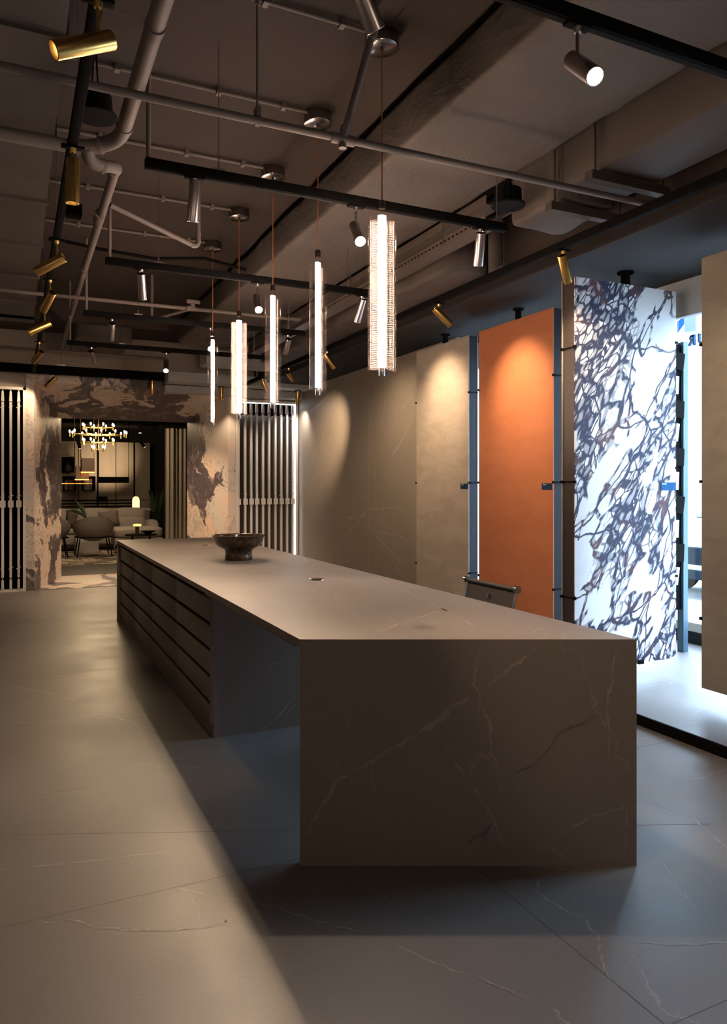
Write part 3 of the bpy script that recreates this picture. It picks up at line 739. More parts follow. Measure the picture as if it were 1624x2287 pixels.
for (x, y, d, lab, pw) in [
    (.74, 3.36, (-.02, .28, -.94), 'aluminium spotlight under the left end of the nearest-pendant track', 28),
    (2.292, 3.36, (.243, .515, -.82), 'aluminium spotlight under the right end of the nearest-pendant track', 28),
    (.741, 4.93, (.146, .64, -.75), 'aluminium spotlight under the left end of the middle cross track', 32),
    (2.316, 4.93, (-.03, .57, -.82), 'aluminium spotlight just left of the nearest pendant', 60),
    (.737, 6.5, (.03, .78, -.60), 'small aluminium spotlight under the left end of the third cross track', 105),
    (2.295, 6.5, (.08, .76, -.60), 'small aluminium spotlight right of the middle pendant', 160),
    (.702, 7.92, (.25, .78, -.57), 'smallest aluminium spotlight before the portal', 180),
    (.80, 1.75, (.60, .26, -.76), 'big aluminium spotlight entering from the top edge of the picture', 60)]:
    spot((x, y, ZT), d, 'silver', lab, G3, pw, 46)
for (x, y, lab) in [(1.547, 1.75, 'glaring spotlight at the top right of the picture'), (1.546, 3.36, 'glaring spotlight left of the nearest pendant'), (1.518, 4.93, 'glaring spotlight touching the top of the middle pendant'),
                    (1.57, 6.5, 'glaring spotlight behind the top of the farthest pendant'), (1.443, 7.92, 'glaring spotlight above the marble portal')]:
    spot((x, y, ZT), (-.15, -.72, -.68), 'silver', lab, G4, 84, 84, 1, .10, .85)

# ---------------------------------------------------------------- pendants
PX = 1.506
def pendant(y, ztop, zbot, width, ang, label, zc=3.44):
    t = thing('pendant_lamp', label, 'pendant lamp', (PX, y, zbot), 'row of crystal tube pendants over the island')
    m = MB().lathe([(0, zc - .062), (.070, zc - .062), (.076, zc - .058), (.077, zc - .05), (.077, zc)], (PX, y, 0), 40); m.cyl((PX, y, zc - .075), (PX, y, zc - .06), .008, n=12)
    m.build('canopy', m_canopy, t)
    MB().cyl((PX, y, ztop + .03), (PX, y, zc - .06), .0032, n=8).build('cord', m_cord, t)
    MB().lathe([(0, ztop + .034), (.013, ztop + .034), (.016, ztop + .03), (.016, ztop - .004), (0, ztop - .004)], (PX, y, 0), 20).build('cap', m_canopy, t)
    ca, sa = math.cos(ang), math.sin(ang); a = .064; b = .036
    def sh(r):
        def fn_(s, q):
            th = 2 * math.pi * s; rib = 1 + r * (1 if int(s * 72) % 3 else -1)
            x = a * rib * math.cos(th); yy = b * rib * math.sin(th)
            x = math.copysign(abs(x / a) ** .92 * a, x)
            bow = .010 * (1 - (x / a) ** 2)
            z = zbot + (ztop - zbot) * q + bow * (1 if q in (0, 1) else 0)
            return Vector((PX + x * ca - yy * sa, y + x * sa + yy * ca, z))
        return fn_
    m = MB().grid(sh(.012), 72, 60, 0, True)
    m.build('crystal_shade', m_crystal, t, sharp=3)
    c = MB().grid(lambda s, q: sh(0)(s, .012 + q * .976) , 40, 2, 0, True)
    cx = .34
    cm = MB().grid(lambda s, q: Vector((PX + .019 * math.cos(6.2832 * s) * ca - .012 * math.sin(6.2832 * s) * sa, y + .019 * math.cos(6.2832 * s) * sa + .012 * math.sin(6.2832 * s) * ca, zbot + .02 + (ztop - zbot - .055) * q)), 16, 2, 0, True)
    o = cm.build('led_core', m_core, t); o['label'] = 'glowing LED core'
    MB().lathe([(0, zbot - .022), (.012, zbot - .022), (.0135, zbot - .019), (.0135, zbot + .012), (0, zbot + .012)], (PX, y, 0), 24).build('end_cap', m_chrome, t)
    return t
vy = -YAW
for (y, ang, lab) in [(2.99, vy + .18, 'nearest and largest crystal tube pendant over the island'), (3.773, vy + 1.12, 'second crystal tube pendant from the camera'),
                      (4.555, vy + 1.05, 'middle crystal tube pendant of the row of five'), (5.35, vy + .35, 'fourth crystal tube pendant, next to the farthest'), (6.158, vy + 1.52, 'farthest crystal tube pendant of the row')]:
    pendant(y, 2.655, 1.915, .1, ang, lab)

# ---------------------------------------------------------------- pipes
def pipe(name, label, cat, segs, collars=(), mat=m_pipe, grp=None):
    m = MB()
    for pts, r in segs: m.tube(pts, r, 18)
    for p, d, r, l in collars:
        p = Vector(p); d = Vector(d).normalized(); m.cyl(p - d * l / 2, p + d * l / 2, r, r, 20)
    return tag(m.build(name, mat, top=True), label, cat, grp)
def arc(a, c, b, n=8):
    a, b, c = Vector(a), Vector(b), Vector(c)
    return [a.lerp(c, t).lerp(c.lerp(b, t), t) for t in [i / n for i in range(n + 1)]]
DX = .485
e1 = Vector((DX, 3.92, 3.15))
pipe('drain_pipe', 'thick painted drain pipe with elbows running along the left ceiling', 'pipe',
     [([(DX, .2, 3.17), (DX, 3.80, 3.15)] , .036), (arc((DX, 3.78, 3.15), (DX, 3.93, 3.15), (DX - .09, 3.97, 3.13)), .037), (arc((DX - .08, 3.965, 3.13), (DX - .16, 4.0, 3.11), (DX - .24, 4.0, 3.11)), .037), ([(DX - .2, 4.0, 3.11), (-1.2, 4.0, 3.11)], .033),
      (arc((DX - .15, 3.99, 3.10), (DX - .15, 4.02, 3.04), (DX - .06, 4.05, 3.06)), .033), (arc((DX - .08, 4.045, 3.055), (DX + .02, 4.07, 3.08), (DX + .005, 4.18, 3.10)), .031),
      ([(DX + .005, 4.16, 3.10), (DX + .01, 6.2, 3.10)], .026), ([(DX + .01, 6.2, 3.10), (DX + .05, 10.3, 3.13)], .024)],
     [((DX, 2.9, 3.15), (0, 1, 0), .039, .05), ((DX, 3.76, 3.15), (0, 1, 0), .041, .03), ((DX - .09, 3.97, 3.13), (.85, -.4, 0), .043, .02), ((DX - .23, 4.0, 3.11), (1, 0, 0), .041, .03),
      ((DX - .07, 4.05, 3.057), (1, .2, 0), .037, .016), ((DX, 4.18, 3.10), (0, 1, 0), .035, .02), ((DX, 4.95, 3.10), (0, 1, 0), .033, .14), ((DX + .01, 6.2, 3.10), (0, 1, 0), .031, .05), ((DX + .02, 7.4, 3.11), (0, 1, 0), .030, .10)])
pipe('sprinkler_pipe', 'long pale sprinkler pipe crossing the ceiling in front of the drain pipe', 'pipe',
     [([(-1.6, 2.957, 2.90), (3.08, 2.915, 2.90)], .0165), ([(1.287, 2.935, 2.90), (1.385, 2.83, 3.34)], .0155), ([(1.385, 2.83, 3.34), (1.385, 2.82, 3.43)], .0155)],
     [((1.287, 2.935, 2.90), (1, 0, 0), .0225, .11), ((1.292, 2.93, 2.925), (.098, -.105, .44), .0215, .06), ((1.287, 2.935, 2.876), (0, 0, 1), .017, .03), ((1.383, 2.832, 3.33), (.098, -.105, .44), .0215, .05), ((.905, 2.94, 2.90), (1, 0, 0), .0195, .02)])
m = MB().cyl((.905, 2.94, 2.92), (.905, 2.94, 3.44), .0055, n=8).box(.896, .914, 2.918, 2.962, 2.917, 2.955).cyl((.905, 2.94, 3.38), (.905, 2.94, 3.44), .010, n=10)
tag(m.build('pipe_hanger', m_pipe, top=True), 'thin rod hanger holding the nearer sprinkler pipe', 'pipe hanger')
pipe('sprinkler_pipe', 'second pale sprinkler pipe crossing the ceiling farther back', 'pipe',
     [([(-2.0, 6.76, 3.0), (2.5, 6.725, 3.0)], .017), ([(1.45, 6.72, 3.0), (1.20, 7.33, 3.0)], .016), ([(1.20, 7.33, 3.0), (1.20, 7.33, 3.43)], .015)],
     [((1.45, 6.72, 3.0), (1, 0, 0), .024, .09), ((1.46, 6.72, 3.03), (0, 0, 1), .022, .06), ((1.46, 6.70, 3.06), (1, 0, 0), .02, .12)])
pipe('branch_pipe', 'pale slanting branch pipe from the drain pipe to a ceiling elbow', 'pipe',
     [([(DX + .035, 4.68, 3.09), (1.09, 4.98, 3.01)], .016), (arc((1.07, 4.97, 3.01), (1.13, 5.0, 3.005), (1.125, 5.0, 3.07)), .017), ([(1.125, 5.0, 3.06), (1.125, 5.0, 3.44)], .014)], [((1.125, 5.0, 3.10), (0, 0, 1), .018, .03)])
pipe('vent_pipe', 'pale horizontal pipe in the dark void near the portal', 'pipe', [([(-1.0, 9.5, 2.99), (1.75, 9.5, 2.99)], .020)])
for i, (y, lab) in enumerate([(2.99, 'nearest'), (3.773, 'second'), (4.555, 'middle'), (5.35, 'fourth'), (6.158, 'farthest')]):
    m = MB().tube([(-.6, y - .02, 3.425), (PX - .07, y - .02, 3.425)], .0095, 8)
    for x in (.45, .95, 1.3): m.box(x - .012, x + .012, y - .04, y, 3.41, 3.44)
    tag(m.build('conduit', m_pipe, top=True), 'ceiling conduit feeding the %s pendant canopy' % lab, 'conduit', 'conduits feeding the pendants')
m = MB().tube([(.24, 6.0, 3.25), (.6, 6.02, 3.22), (1.0, 6.02, 3.20), (1.4, 6.0, 3.25), (1.75, 6.0, 3.2)], .013, 8)
tag(m.build('black_cable', m_black, top=True), 'sagging black cable across the ceiling left of the duct', 'cable')
# ---------------------------------------------------------------- ducts
def wrapped(x0, x1, y0, y1, z0, z1, amp=.012, r=.05, nper=56, step=.05, endcap=True):
    """a soft-cornered wrapped duct along Y"""
    hx, hz = (x1 - x0) / 2, (z1 - z0) / 2; cx, cz = (x0 + x1) / 2, (z0 + z1) / 2
    ny = int((y1 - y0) / step)
    def fn_(s, q):
        th = 2 * math.pi * s; c, d = math.cos(th), math.sin(th); e = .16
        px = hx * math.copysign(abs(c) ** e, c) if abs(c) > 1e-6 else 0; pz = hz * math.copysign(abs(d) ** e, d) if abs(d) > 1e-6 else 0
        y = y0 + (y1 - y0) * q; p = Vector((cx + px, y, cz + pz))
        n_ = mnoise.noise(p * 3.1) + .6 * mnoise.noise(p * 8.3) + .35 * mnoise.noise(Vector((p.x * 16, p.y * 7, p.z * 16)))
        pull = 1 if not endcap else min(1, .90 + 1.6 * min(q, 1 - q) * (y1 - y0))
        return Vector((cx + px * pull, y, cz + pz * pull)) + Vector((c, 0, d)) * n_ * amp
    m = MB().grid(fn_, nper, ny, 0, True)
    for j in (0, ny - 1): m.f.append([j * nper + i for i in range(nper)][:: (1 if j else -1)]); m.m.append(0)
    return m
m = wrapped(1.80, 2.54, -.6, 9.2, 3.13, 3.395, .012)
tag(m.build('insulated_duct', m_duct, top=True, sharp=2.5), 'broad wrinkled insulated duct running above the pendants towards the portal', 'duct')
m = MB().box(2.685, 3.07, -.6, 3.15, 3.0, 3.30, 0, .004); 
d2 = thing('ventilation_duct', 'boxy ventilation duct with wrapped rounded end at the upper right', 'duct', (2.87, 1.5, 3.0))
m.build('duct_body', m_duct2, d2)
wrapped(2.69, 3.07, 3.16, 3.64, 2.945, 3.29, .012, step=.03).build('wrapped_end', m_duct, d2, sharp=2.5)
for y, z in ((2.88, 2.985), (3.19, 2.935)):
    b = MB().box(2.62, 3.16, y - .025, y + .025, z - .045, z).cyl((2.66, y, z), (2.66, y, 3.44), .006, n=8).cyl((3.13, y, z), (3.13, y, 3.44), .006, n=8)
    b.build('hanger_bracket', m_duct2, d2)
# flat panelled duct at the left
lx = .185
d3 = thing('ventilation_duct', 'flat panelled duct filling the ceiling along the left edge', 'duct', (-1.0, 4.0, 3.20))
MB().box(-2.2, lx, -.5, 8.8, 3.20, 3.40).build('duct_body', m_duct2, d3)
for y in [1.3 + .95 * i for i in range(9)]:
    MB().box(-2.2, lx + .012, y - .018, y + .018, 3.182, 3.41).build('flange', m_duct2, d3)
# cable trays between the ducts and the soffit
for (x, z, lab) in ((2.64, 3.10, 'plain cable tray beside the insulated duct'), (2.635, 2.985, 'perforated cable tray below the plain one')):
    y0 = 3.72
    t = thing('cable_tray', lab, 'cable tray', (x, 6.5, z), 'cable trays on the right of the ceiling')
    m = MB().box(x - .06, x + .06, y0, 9.9, z, z + .004).box(x - .062, x - .058, y0, 9.9, z, z + .055).box(x + .058, x + .062, y0, 9.9, z, z + .055)
    if z < 3.05:
        for i in range(120): y = y0 + .1 + i * .05; m.box(x - .0628, x - .0618, y, y + .026, z + .022, z + .034, 1)
    m.build('tray', [m_tray, m_void], t)
    for y in (4.2, 5.7, 7.2): MB().cyl((x - .07, y, z), (x - .07, y, 3.44 if z > 3.05 else 3.098), .004, n=6).build('hanger_rod', m_tray, t)
m = MB().tube([(2.72, 3.7, 3.2), (2.72, 10.0, 3.2)], .022, 12)
tag(m.build('copper_line', m_tray, top=True), 'insulated refrigerant line above the cable trays', 'pipe')
m = MB().tube([(2.79, 3.75, 3.12), (2.79, 10.0, 3.12)], .030, 12)
tag(m.build('copper_line', m_tray, top=True), 'thicker insulated refrigerant line beside the trays', 'pipe')
m = wrapped(2.86, 3.22, 4.6, 9.2, 2.97, 3.29, .012)
tag(m.build('insulated_duct', m_duct, top=True, sharp=2.5), 'crinkled insulated duct between the cable trays and the soffit', 'duct')
m = MB().cyl((3.1, 4.35, 2.92), (3.1, 4.35, 3.44), .055, n=24)
tag(m.build('riser_pipe', m_duct2, top=True), 'short vertical riser pipe above the window track', 'pipe')
m = wrapped(.62, 1.25, 8.95, 10.0, 3.06, 3.36, .006, step=.08)
tag(m.build('insulated_duct', m_duct2, top=True, sharp=2.5), 'pale cross duct hanging before the portal', 'duct')
# ---------------------------------------------------------------- hanging ceiling speakers
for (u, v, z, lab) in ((212, 262, 3.06, 'black hat-shaped hanging speaker at the upper left'), (1135, 462, 2.98, 'black hat-shaped hanging speaker at the upper right')):
    p = atz(u, v, z)
    t = thing('ceiling_speaker', lab, 'speaker', (p.x, p.y, z), 'hanging speakers')
    MB().lathe([(0, .10), (.066, .10), (.074, .095), (.078, .012), (0, .012)], p, 40).build('housing', m_black, t)
    MB().lathe([(0, 0), (.092, 0), (.096, .004), (.097, .012), (.070, .014)], p, 40).build('baffle', m_void, t)
    m = MB()
    for s in (-1, 1): m.tube([p + Vector((s * .02, 0, .10)), p + Vector((s * .012, 0, .16)), p + Vector((0, 0, 3.44 - z))], .004, 6)
    m.build('hanging_cable', m_black, t)
m = MB().box(.30, .40, 5.15, 5.25, 3.16, 3.24, 0, .01).cyl((.35, 5.2, 3.22), (.35, 5.2, 3.44), .01, n=8)
tag(m.build('junction_box', m_black, top=True), 'small black junction box beside the drain pipe', 'box')
# ================================================================ LOUNGE beyond the portal
def P(u, v, y): return aty(u, v, y)
FY = 21.0
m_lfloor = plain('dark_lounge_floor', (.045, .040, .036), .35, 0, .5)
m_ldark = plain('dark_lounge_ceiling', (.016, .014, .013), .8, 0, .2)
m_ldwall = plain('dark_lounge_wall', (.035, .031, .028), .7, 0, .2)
m_woodpanel = NT('pale_wall_panel'); f_, _ = m_woodpanel.noise(3, 5, .6, m_woodpanel.mapping(sc=(2, 1, .5)))
m_woodpanel = m_woodpanel.set(m_woodpanel.mix(f_, (.30, .255, .20), (.42, .36, .29)), .55, 0, .3)
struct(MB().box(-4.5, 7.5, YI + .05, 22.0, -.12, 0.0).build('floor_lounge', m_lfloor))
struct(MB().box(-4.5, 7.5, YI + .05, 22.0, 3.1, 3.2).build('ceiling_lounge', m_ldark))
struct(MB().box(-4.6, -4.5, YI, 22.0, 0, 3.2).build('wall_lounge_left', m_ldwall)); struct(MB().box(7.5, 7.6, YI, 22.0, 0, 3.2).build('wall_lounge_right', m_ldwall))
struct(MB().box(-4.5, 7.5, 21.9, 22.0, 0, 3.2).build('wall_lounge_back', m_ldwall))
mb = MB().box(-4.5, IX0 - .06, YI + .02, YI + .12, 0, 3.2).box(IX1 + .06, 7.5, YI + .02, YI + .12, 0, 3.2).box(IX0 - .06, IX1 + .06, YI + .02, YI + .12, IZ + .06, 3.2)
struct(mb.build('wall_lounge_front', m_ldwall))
px_ = lambda u: P(u, 1083, FY).x
mb = MB().box(-1.5, px_(335), FY, FY + .1, 0, 2.56)
for u in (175.6, 218, 258.9, 300):
    x = px_(u); wd = .045 if u in (218, 300) else .018
    mb.box(x - wd / 2, x + wd / 2, FY - .006, FY + .01, 0, 2.56, 1)
for v in (1117.7, 1124.6, 1131.5):
    z = P(200, v, FY).z; mb.box(-1.5, px_(298), FY - .03, FY + .01, z - .018, z + .018, 1)
z = P(310, 1117, FY).z; mb.box(px_(300), px_(335), FY - .004, FY + .01, z - .008, z + .008, 1)
struct(mb.build('wall_panelling', [m_woodpanel, m_black]), 'pale wall panelling with dark joints in the lounge')
# wall boxes with books
m_bookcols = [plain('book_' + n, c, .6) for n, c in (('grey', (.20, .19, .18)), ('red', (.20, .05, .035)), ('cream', (.42, .38, .32)), ('slate', (.06, .07, .08)))]
def wallbox(u0, v0, u1, v1, lab, items, glow=False):
    a = P(u0, v1, FY); b = P(u1, v0, FY); x0, x1, z0, z1 = a.x, b.x, a.z, b.z
    t = thing('wall_box', lab, 'wall shelf', ((x0 + x1) / 2, FY - .15, z0), 'dark box shelves on the lounge wall')
    MB().box(x0, x1, FY - .02, FY - .006, z0, z1).box(x0, x0 + .02, FY - .30, FY - .02, z0, z1).box(x1 - .02, x1, FY - .30, FY - .02, z0, z1).box(x0, x1, FY - .30, FY - .02, z0, z0 + .02).box(x0, x1, FY - .30, FY - .02, z1 - .02, z1).build('box_frame', m_black, t)
    x = x0 + .04; rnd = random.Random(int(u0))
    for i in range(items):
        wdt = rnd.uniform(.03, .055)
        if x + wdt > x1 - .03: break
        hgt = (z1 - z0) * rnd.uniform(.62, .86)
        o = MB().box(x, x + wdt, FY - .27, FY - .08, z0 + .021, z0 + .021 + hgt).build('book', rnd.choice(m_bookcols), top=True)
        tag(o, lab_of_book(lab), 'book', 'books in the lounge wall boxes'); x += wdt + .003
    return t, (x0, x1, z0, z1)
def lab_of_book(lab): return 'upright book inside the ' + lab.split(' on ')[0].replace('dark ', '')
wallbox(138, 1022, 166, 1055, 'dark upper box shelf on the lounge wall, at left', 0)
wallbox(140, 1064, 168, 1096, 'dark lower left box shelf on the lounge wall', 9)
wallbox(182, 1064, 211, 1096, 'dark lower right box shelf on the lounge wall', 5)
v_ = P(152, 1046, FY)
o = MB().lathe([(0, 0), (.07, 0), (.09, .08), (.06, .17), (.03, .2), (.035, .23), (0, .23)], (v_.x, FY - .16, P(150, 1055, FY).z + .021), 20).build('vase', m_bookcols[3], top=True)
tag(o, 'small dark vase standing in the upper wall box', 'vase')
# linear pendant bar
yb = 19.2; a = P(219.6, 1078.5, yb); b = P(288, 1065, yb)
t = thing('linear_pendant', 'long black bar pendant glowing onto the lounge wall', 'pendant lamp', ((a.x + b.x) / 2, yb, a.z))
MB().box(a.x, b.x, yb - .04, yb + .04, a.z, b.z, 0, .004).build('bar', m_black, t)
for x in (a.x + .01, b.x - .01): MB().cyl((x, yb, b.z), (x, yb, 3.1), .006, n=6).build('suspension_wire', m_black, t)
o = MB().box(a.x + .04, b.x - .04, yb - .025, yb + .025, b.z - .001, b.z + .001).build('uplight_strip', emit('uplight', (1, .70, .40), 1.5), t)
L = bpy.data.lights.new('uplight_beam', 'SPOT'); L.energy = 230; L.color = (1, .70, .42); L.spot_size = math.radians(58); L.spot_blend = .9; L.shadow_soft_size = .05
lo = bpy.data.objects.new('uplight_beam', L); COL.objects.link(lo); lo.location = ((a.x + b.x) / 2, yb, b.z + .03); lo.rotation_euler = Vector((0, -.95, -.22)).to_track_quat('Z', 'Y').to_euler()
# gold frame pendant with cube shades
yg = 18.0
m_shade = plain('pink_grey_shade', (.30, .21, .18), .6)
m_amber = emit('amber_glow', (1, .42, .10), 3.0)
t = thing('frame_pendant', 'gold framed pendant with chain and two square shades at left', 'pendant lamp', (P(185, 1083, yg).x, yg, 1.4))
a = P(137, 1080, yg); b = P(206, 1080, yg)
MB().box(a.x - .2, b.x, yg - .012, yg + .012, a.z - .01, a.z + .01).build('lower_rod', m_gold, t)
for (u0, v0, u1, v1, dy) in ((181.5, 1024, 210, 1054.5, 0), (168, 1041, 197.5, 1071, .25)):
    q0 = P(u0, v1, yg + dy); q1 = P(u1, v0, yg + dy); d = q1.x - q0.x
    s = MB().box(q0.x, q1.x, yg + dy - d / 2, yg + dy + d / 2, q0.z + .008, q1.z, 0, .004).build('square_shade', m_shade, t)
    MB().box(q0.x, q1.x, yg + dy - d / 2 - .002, yg + dy + d / 2, q0.z - .012, q0.z + .007).build('glowing_rim', m_amber, s)
for u in (166.5, 180.5, 210):
    q = P(u, 1060, yg); m = MB(); zz = q.z + .02
    m.cyl((q.x, yg, zz), (q.x, yg, 3.1), .006, n=6)
    if u < 200:
        while zz < 2.6: m.blob((q.x, yg, zz), .014, .014, .022, 2, 8, 6); zz += .075
    m.build('chain', m_gold, t)
# chandelier
cy_ = 15.4; c0 = P(220, 968, cy_)
t = thing('chandelier', 'tiered brass chandelier with many lit candle bulbs in the lounge', 'chandelier', (c0.x, cy_, c0.z))
m_bulb = emit('warm_bulb', (1, .74, .40), 30)
def lv(v): return P(220, v, cy_).z
tiers = [(lv(955), .30, 8, .2), (lv(971), .53, 12, .0), (lv(988), .30, 8, .2), (lv(1004), .14, 4, .5)]
MB().cyl((c0.x, cy_, lv(1008)), (c0.x, cy_, 3.1), .010, n=10).build('stem', m_gold, t)
for zt_, r, n_, ph in tiers:
    f = MB()
    for i in range(n_):
        a = ph + 2 * math.pi * i / n_; f.cyl((c0.x, cy_, zt_), (c0.x + r * math.cos(a), cy_ + r * math.sin(a), zt_), .006, n=8)
    f.tube([(c0.x + r * .55 * math.cos(k * .2618), cy_ + r * .55 * math.sin(k * .2618), zt_) for k in range(24)], .006, 6, 0, True)
    fr_ = f.build('arm_ring', m_gold, t)
    for i in range(n_):
        a = ph + 2 * math.pi * i / n_; x = c0.x + r * math.cos(a); y = cy_ + r * math.sin(a)
        h = MB().cyl((x, y, zt_ - .05), (x, y, zt_ + .025), .010, .012, 10).build('candle_holder', m_gold, t)
        MB().lathe([(0, 0), (.009, .002), (.015, .018), (.0165, .032), (.013, .048), (0, .058)], (x, y, zt_ + .026), 12).build('bulb', m_bulb, h)
# soft furnishings
m_sofa = plain('light_grey_upholstery', (.30, .265, .245), .85, 0, .2, .1, 30)
m_cush = plain('brown_cushion_fabric', (.085, .066, .06), .9, 0, .1)
m_cush2 = plain('taupe_cushion_fabric', (.15, .12, .11), .9, 0, .1)
def pxm(y): return 1 / (FPX / (P(220, 1083, y).x * SY + y * CY))
ys_ = 16.6; k = pxm(ys_)
xr = P(336, 1083, ys_).x; xl = P(60, 1083, ys_).x
t = thing('sofa', 'light grey sofa with plump back cushions facing the portal', 'sofa', ((xl + xr) / 2, ys_ + .5, 0))
MB().box(xl - .2, xr + .22, ys_, ys_ + .95, .12, .36, 0, .05).build('base', m_sofa, t)
MB().box(xl - .2, xr + .1, ys_ - .02, ys_ + .60, .34, .48, 0, .06).build('seat_cushion', m_sofa, t)
for x0, x1 in ((P(258, 1083, ys_).x, xr), (P(170, 1083, ys_).x, P(257, 1083, ys_).x), (xl, P(169, 1083, ys_).x)):
    Mx = Matrix.Translation(((x0 + x1) / 2, ys_ + .66, .62)) @ Matrix.Rotation(math.radians(-10), 4, 'X')
    q = MB().blob((0, 0, .13), (x1 - x0) / 2, .14, .135, 3.6, 32, 16).blob((0, 0, -.08), (x1 - x0) / 2, .16, .15, 3.6, 32, 16)
    q.v = [Mx @ p for p in q.v]; q.build('back_cushion', m_sofa, t, sharp=3)
MB().blob((xr + .10, ys_ + .45, .40), .13, .45, .22, 3.4).build('armrest', m_sofa, t, sharp=3)
for x in (xl, xr): MB().cyl((x, ys_ + .08, 0), (x, ys_ + .08, .13), .02, n=10).build('leg', m_black, t)
yo = 15.35
a = P(253, 1180, yo); b = P(368, 1205, yo)
o = thing('ottoman', 'long light grey ottoman bench in front of the sofa', 'ottoman', ((a.x + b.x) / 2, yo + .3, 0))
MB().blob(((a.x + b.x) / 2, yo + .35, .43), (b.x - a.x) / 2, .40, .115, 4.2, 40, 16).build('cushion', m_sofa, o, sharp=3)
MB().box(a.x + .03, b.x - .03, yo, yo + .7, .20, .33, 0, .03).build('base', m_sofa, o)
for x in (a.x + .1, b.x - .1):
    for y in (yo + .08, yo + .6): MB().cyl((x, y, 0), (x, y, .21), .015, n=10).build('leg', m_chrome, o)
for (u0, u1, v0, v1, y, mt, lab, tilt) in ((146, 173, 1147, 1185, 16.62, m_cush, 'dark brown cushion on the left of the sofa', .15), (221, 268, 1142, 1181, 16.58, m_cush2, 'taupe cushion leaning in the middle of the sofa', -.12)):
    a = P(u0, v1, y); b = P(u1, v0, y); Mx = Matrix.Translation(((a.x + b.x) / 2, y + .09, max((a.z + b.z) / 2, .66))) @ Matrix.Rotation(tilt, 4, 'Y') @ Matrix.Rotation(math.radians(-14), 4, 'X')
    q = MB()
    def cf(s, tt, sg, wx=(b.x - a.x) / 2, wz=(b.z - a.z) / 2):
        xx = 2 * s - 1; zz = 2 * tt - 1; e = (1 - xx ** 4) * (1 - zz ** 4)
        pin = 1 - .10 * (1 - abs(xx) ** 2) * abs(zz) - .10 * (1 - abs(zz) ** 2) * abs(xx)
        return Mx @ Vector((xx * wx * pin, sg * .11 * max(e, 0) ** .6, zz * wz * pin))
    q.grid(lambda s, tt: cf(s, tt, 1), 18, 18).grid(lambda s, tt: cf(s, tt, -1), 18, 18)
    tag(q.build('cushion', mt, top=True, sharp=3), lab, 'cushion')
# shell armchairs seen from behind
m_shell = plain('pale_shell_fabric', (.27, .24, .225), .8, 0, .2, .1, 20)
def armchair(u, lab, y=15.35):
    c = P(u, 1190, y); t = thing('armchair', lab, 'armchair', (c.x, y, 0), 'shell armchairs in the lounge')
    def sf(s, q, off=0):
        a_ = 2 * math.pi * s; back = (1 - math.sin(a_)) / 2
        zr = .44 + .28 * back ** .9
        th_ = q * math.pi / 2
        R = math.sin(th_) ** .75 - off
        zz = .285 + (zr - .285) * (1 - math.cos(th_)) ** .8 + off * .6
        return Vector((c.x + .385 * R * math.cos(a_), y + .05 + (.34 * R) * math.sin(a_) - .10 * back * q, zz))
    MB().grid(lambda s, q: sf(s, q), 40, 14, 0, True).grid(lambda s, q: sf(s, q, .10 * q), 40, 14, 0, True).build('shell', m_shell, t, sharp=3)
    MB().blob((c.x, y + .08, .42), .27, .25, .07, 2.6).build('seat', m_shell, t, sharp=3)
    MB().tube([(c.x + .34 * math.cos(k * .2618), y + .06 + .30 * math.sin(k * .2618), .375) for k in range(24)], .012, 8, 0, True).build('seat_ring', m_black, t)
    for sx_, sy_ in ((-1, -1), (1, -1), (-1, 1), (1, 1)):
        MB().cyl((c.x + sx_ * .26, y + .06 + sy_ * .24, .375), (c.x + sx_ * .32, y + .06 + sy_ * .30, 0), .012, n=8).build('leg', m_black, t)
armchair(209, 'pale shell armchair with black wire legs, back to the portal')
armchair(110, 'pale shell armchair mostly hidden behind the left portal jamb')
# coffee table with lamp and dish
yt = 14.6; a = P(279, 1195, yt); b = P(351, 1195, yt); cxt = (a.x + b.x) / 2; rt = (b.x - a.x) / 2; zt_ = a.z
t = thing('coffee_table', 'round black coffee table in front of the ottoman', 'table', (cxt, yt, 0))
MB().lathe([(0, zt_ - .02), (rt, zt_ - .02), (rt, zt_), (0, zt_)], (cxt, yt, 0), 40).build('table_top', m_black, t)
for i in range(4):
    a_ = .6 + i * math.pi / 2; MB().cyl((cxt + rt * .75 * math.cos(a_), yt + rt * .75 * math.sin(a_), 0), (cxt + rt * .75 * math.cos(a_), yt + rt * .75 * math.sin(a_), zt_ - .02), .012, n=8).build('leg', m_black, t)
q = P(306.5, 1196, yt); t = thing('table_lamp', 'small lamp with amber glass cap on the coffee table', 'lamp', (q.x, yt, zt_))
MB().lathe([(0, .002), (.035, .002), (.035, .155), (0, .155)], (q.x, yt, zt_), 24).build('base', plain('veined_black_base', (.03, .026, .024), .3, 0, .5, .9, 12), t)
MB().lathe([(0, .157), (.06, .157), (.078, .17), (.07, .195), (0, .202)], (q.x, yt, zt_), 28).build('shade', m_amber, t)
q = P(331, 1194, yt - .02)
tag(MB().lathe([(0, 0), (.05, 0), (.06, .02), (.14, .055), (.145, .062), (.06, .035), (0, .03)], (q.x, yt - .02, zt_ + .001), 32).build('dish', m_black, top=True, sharp=1), 'shallow black dish on the coffee table', 'dish')
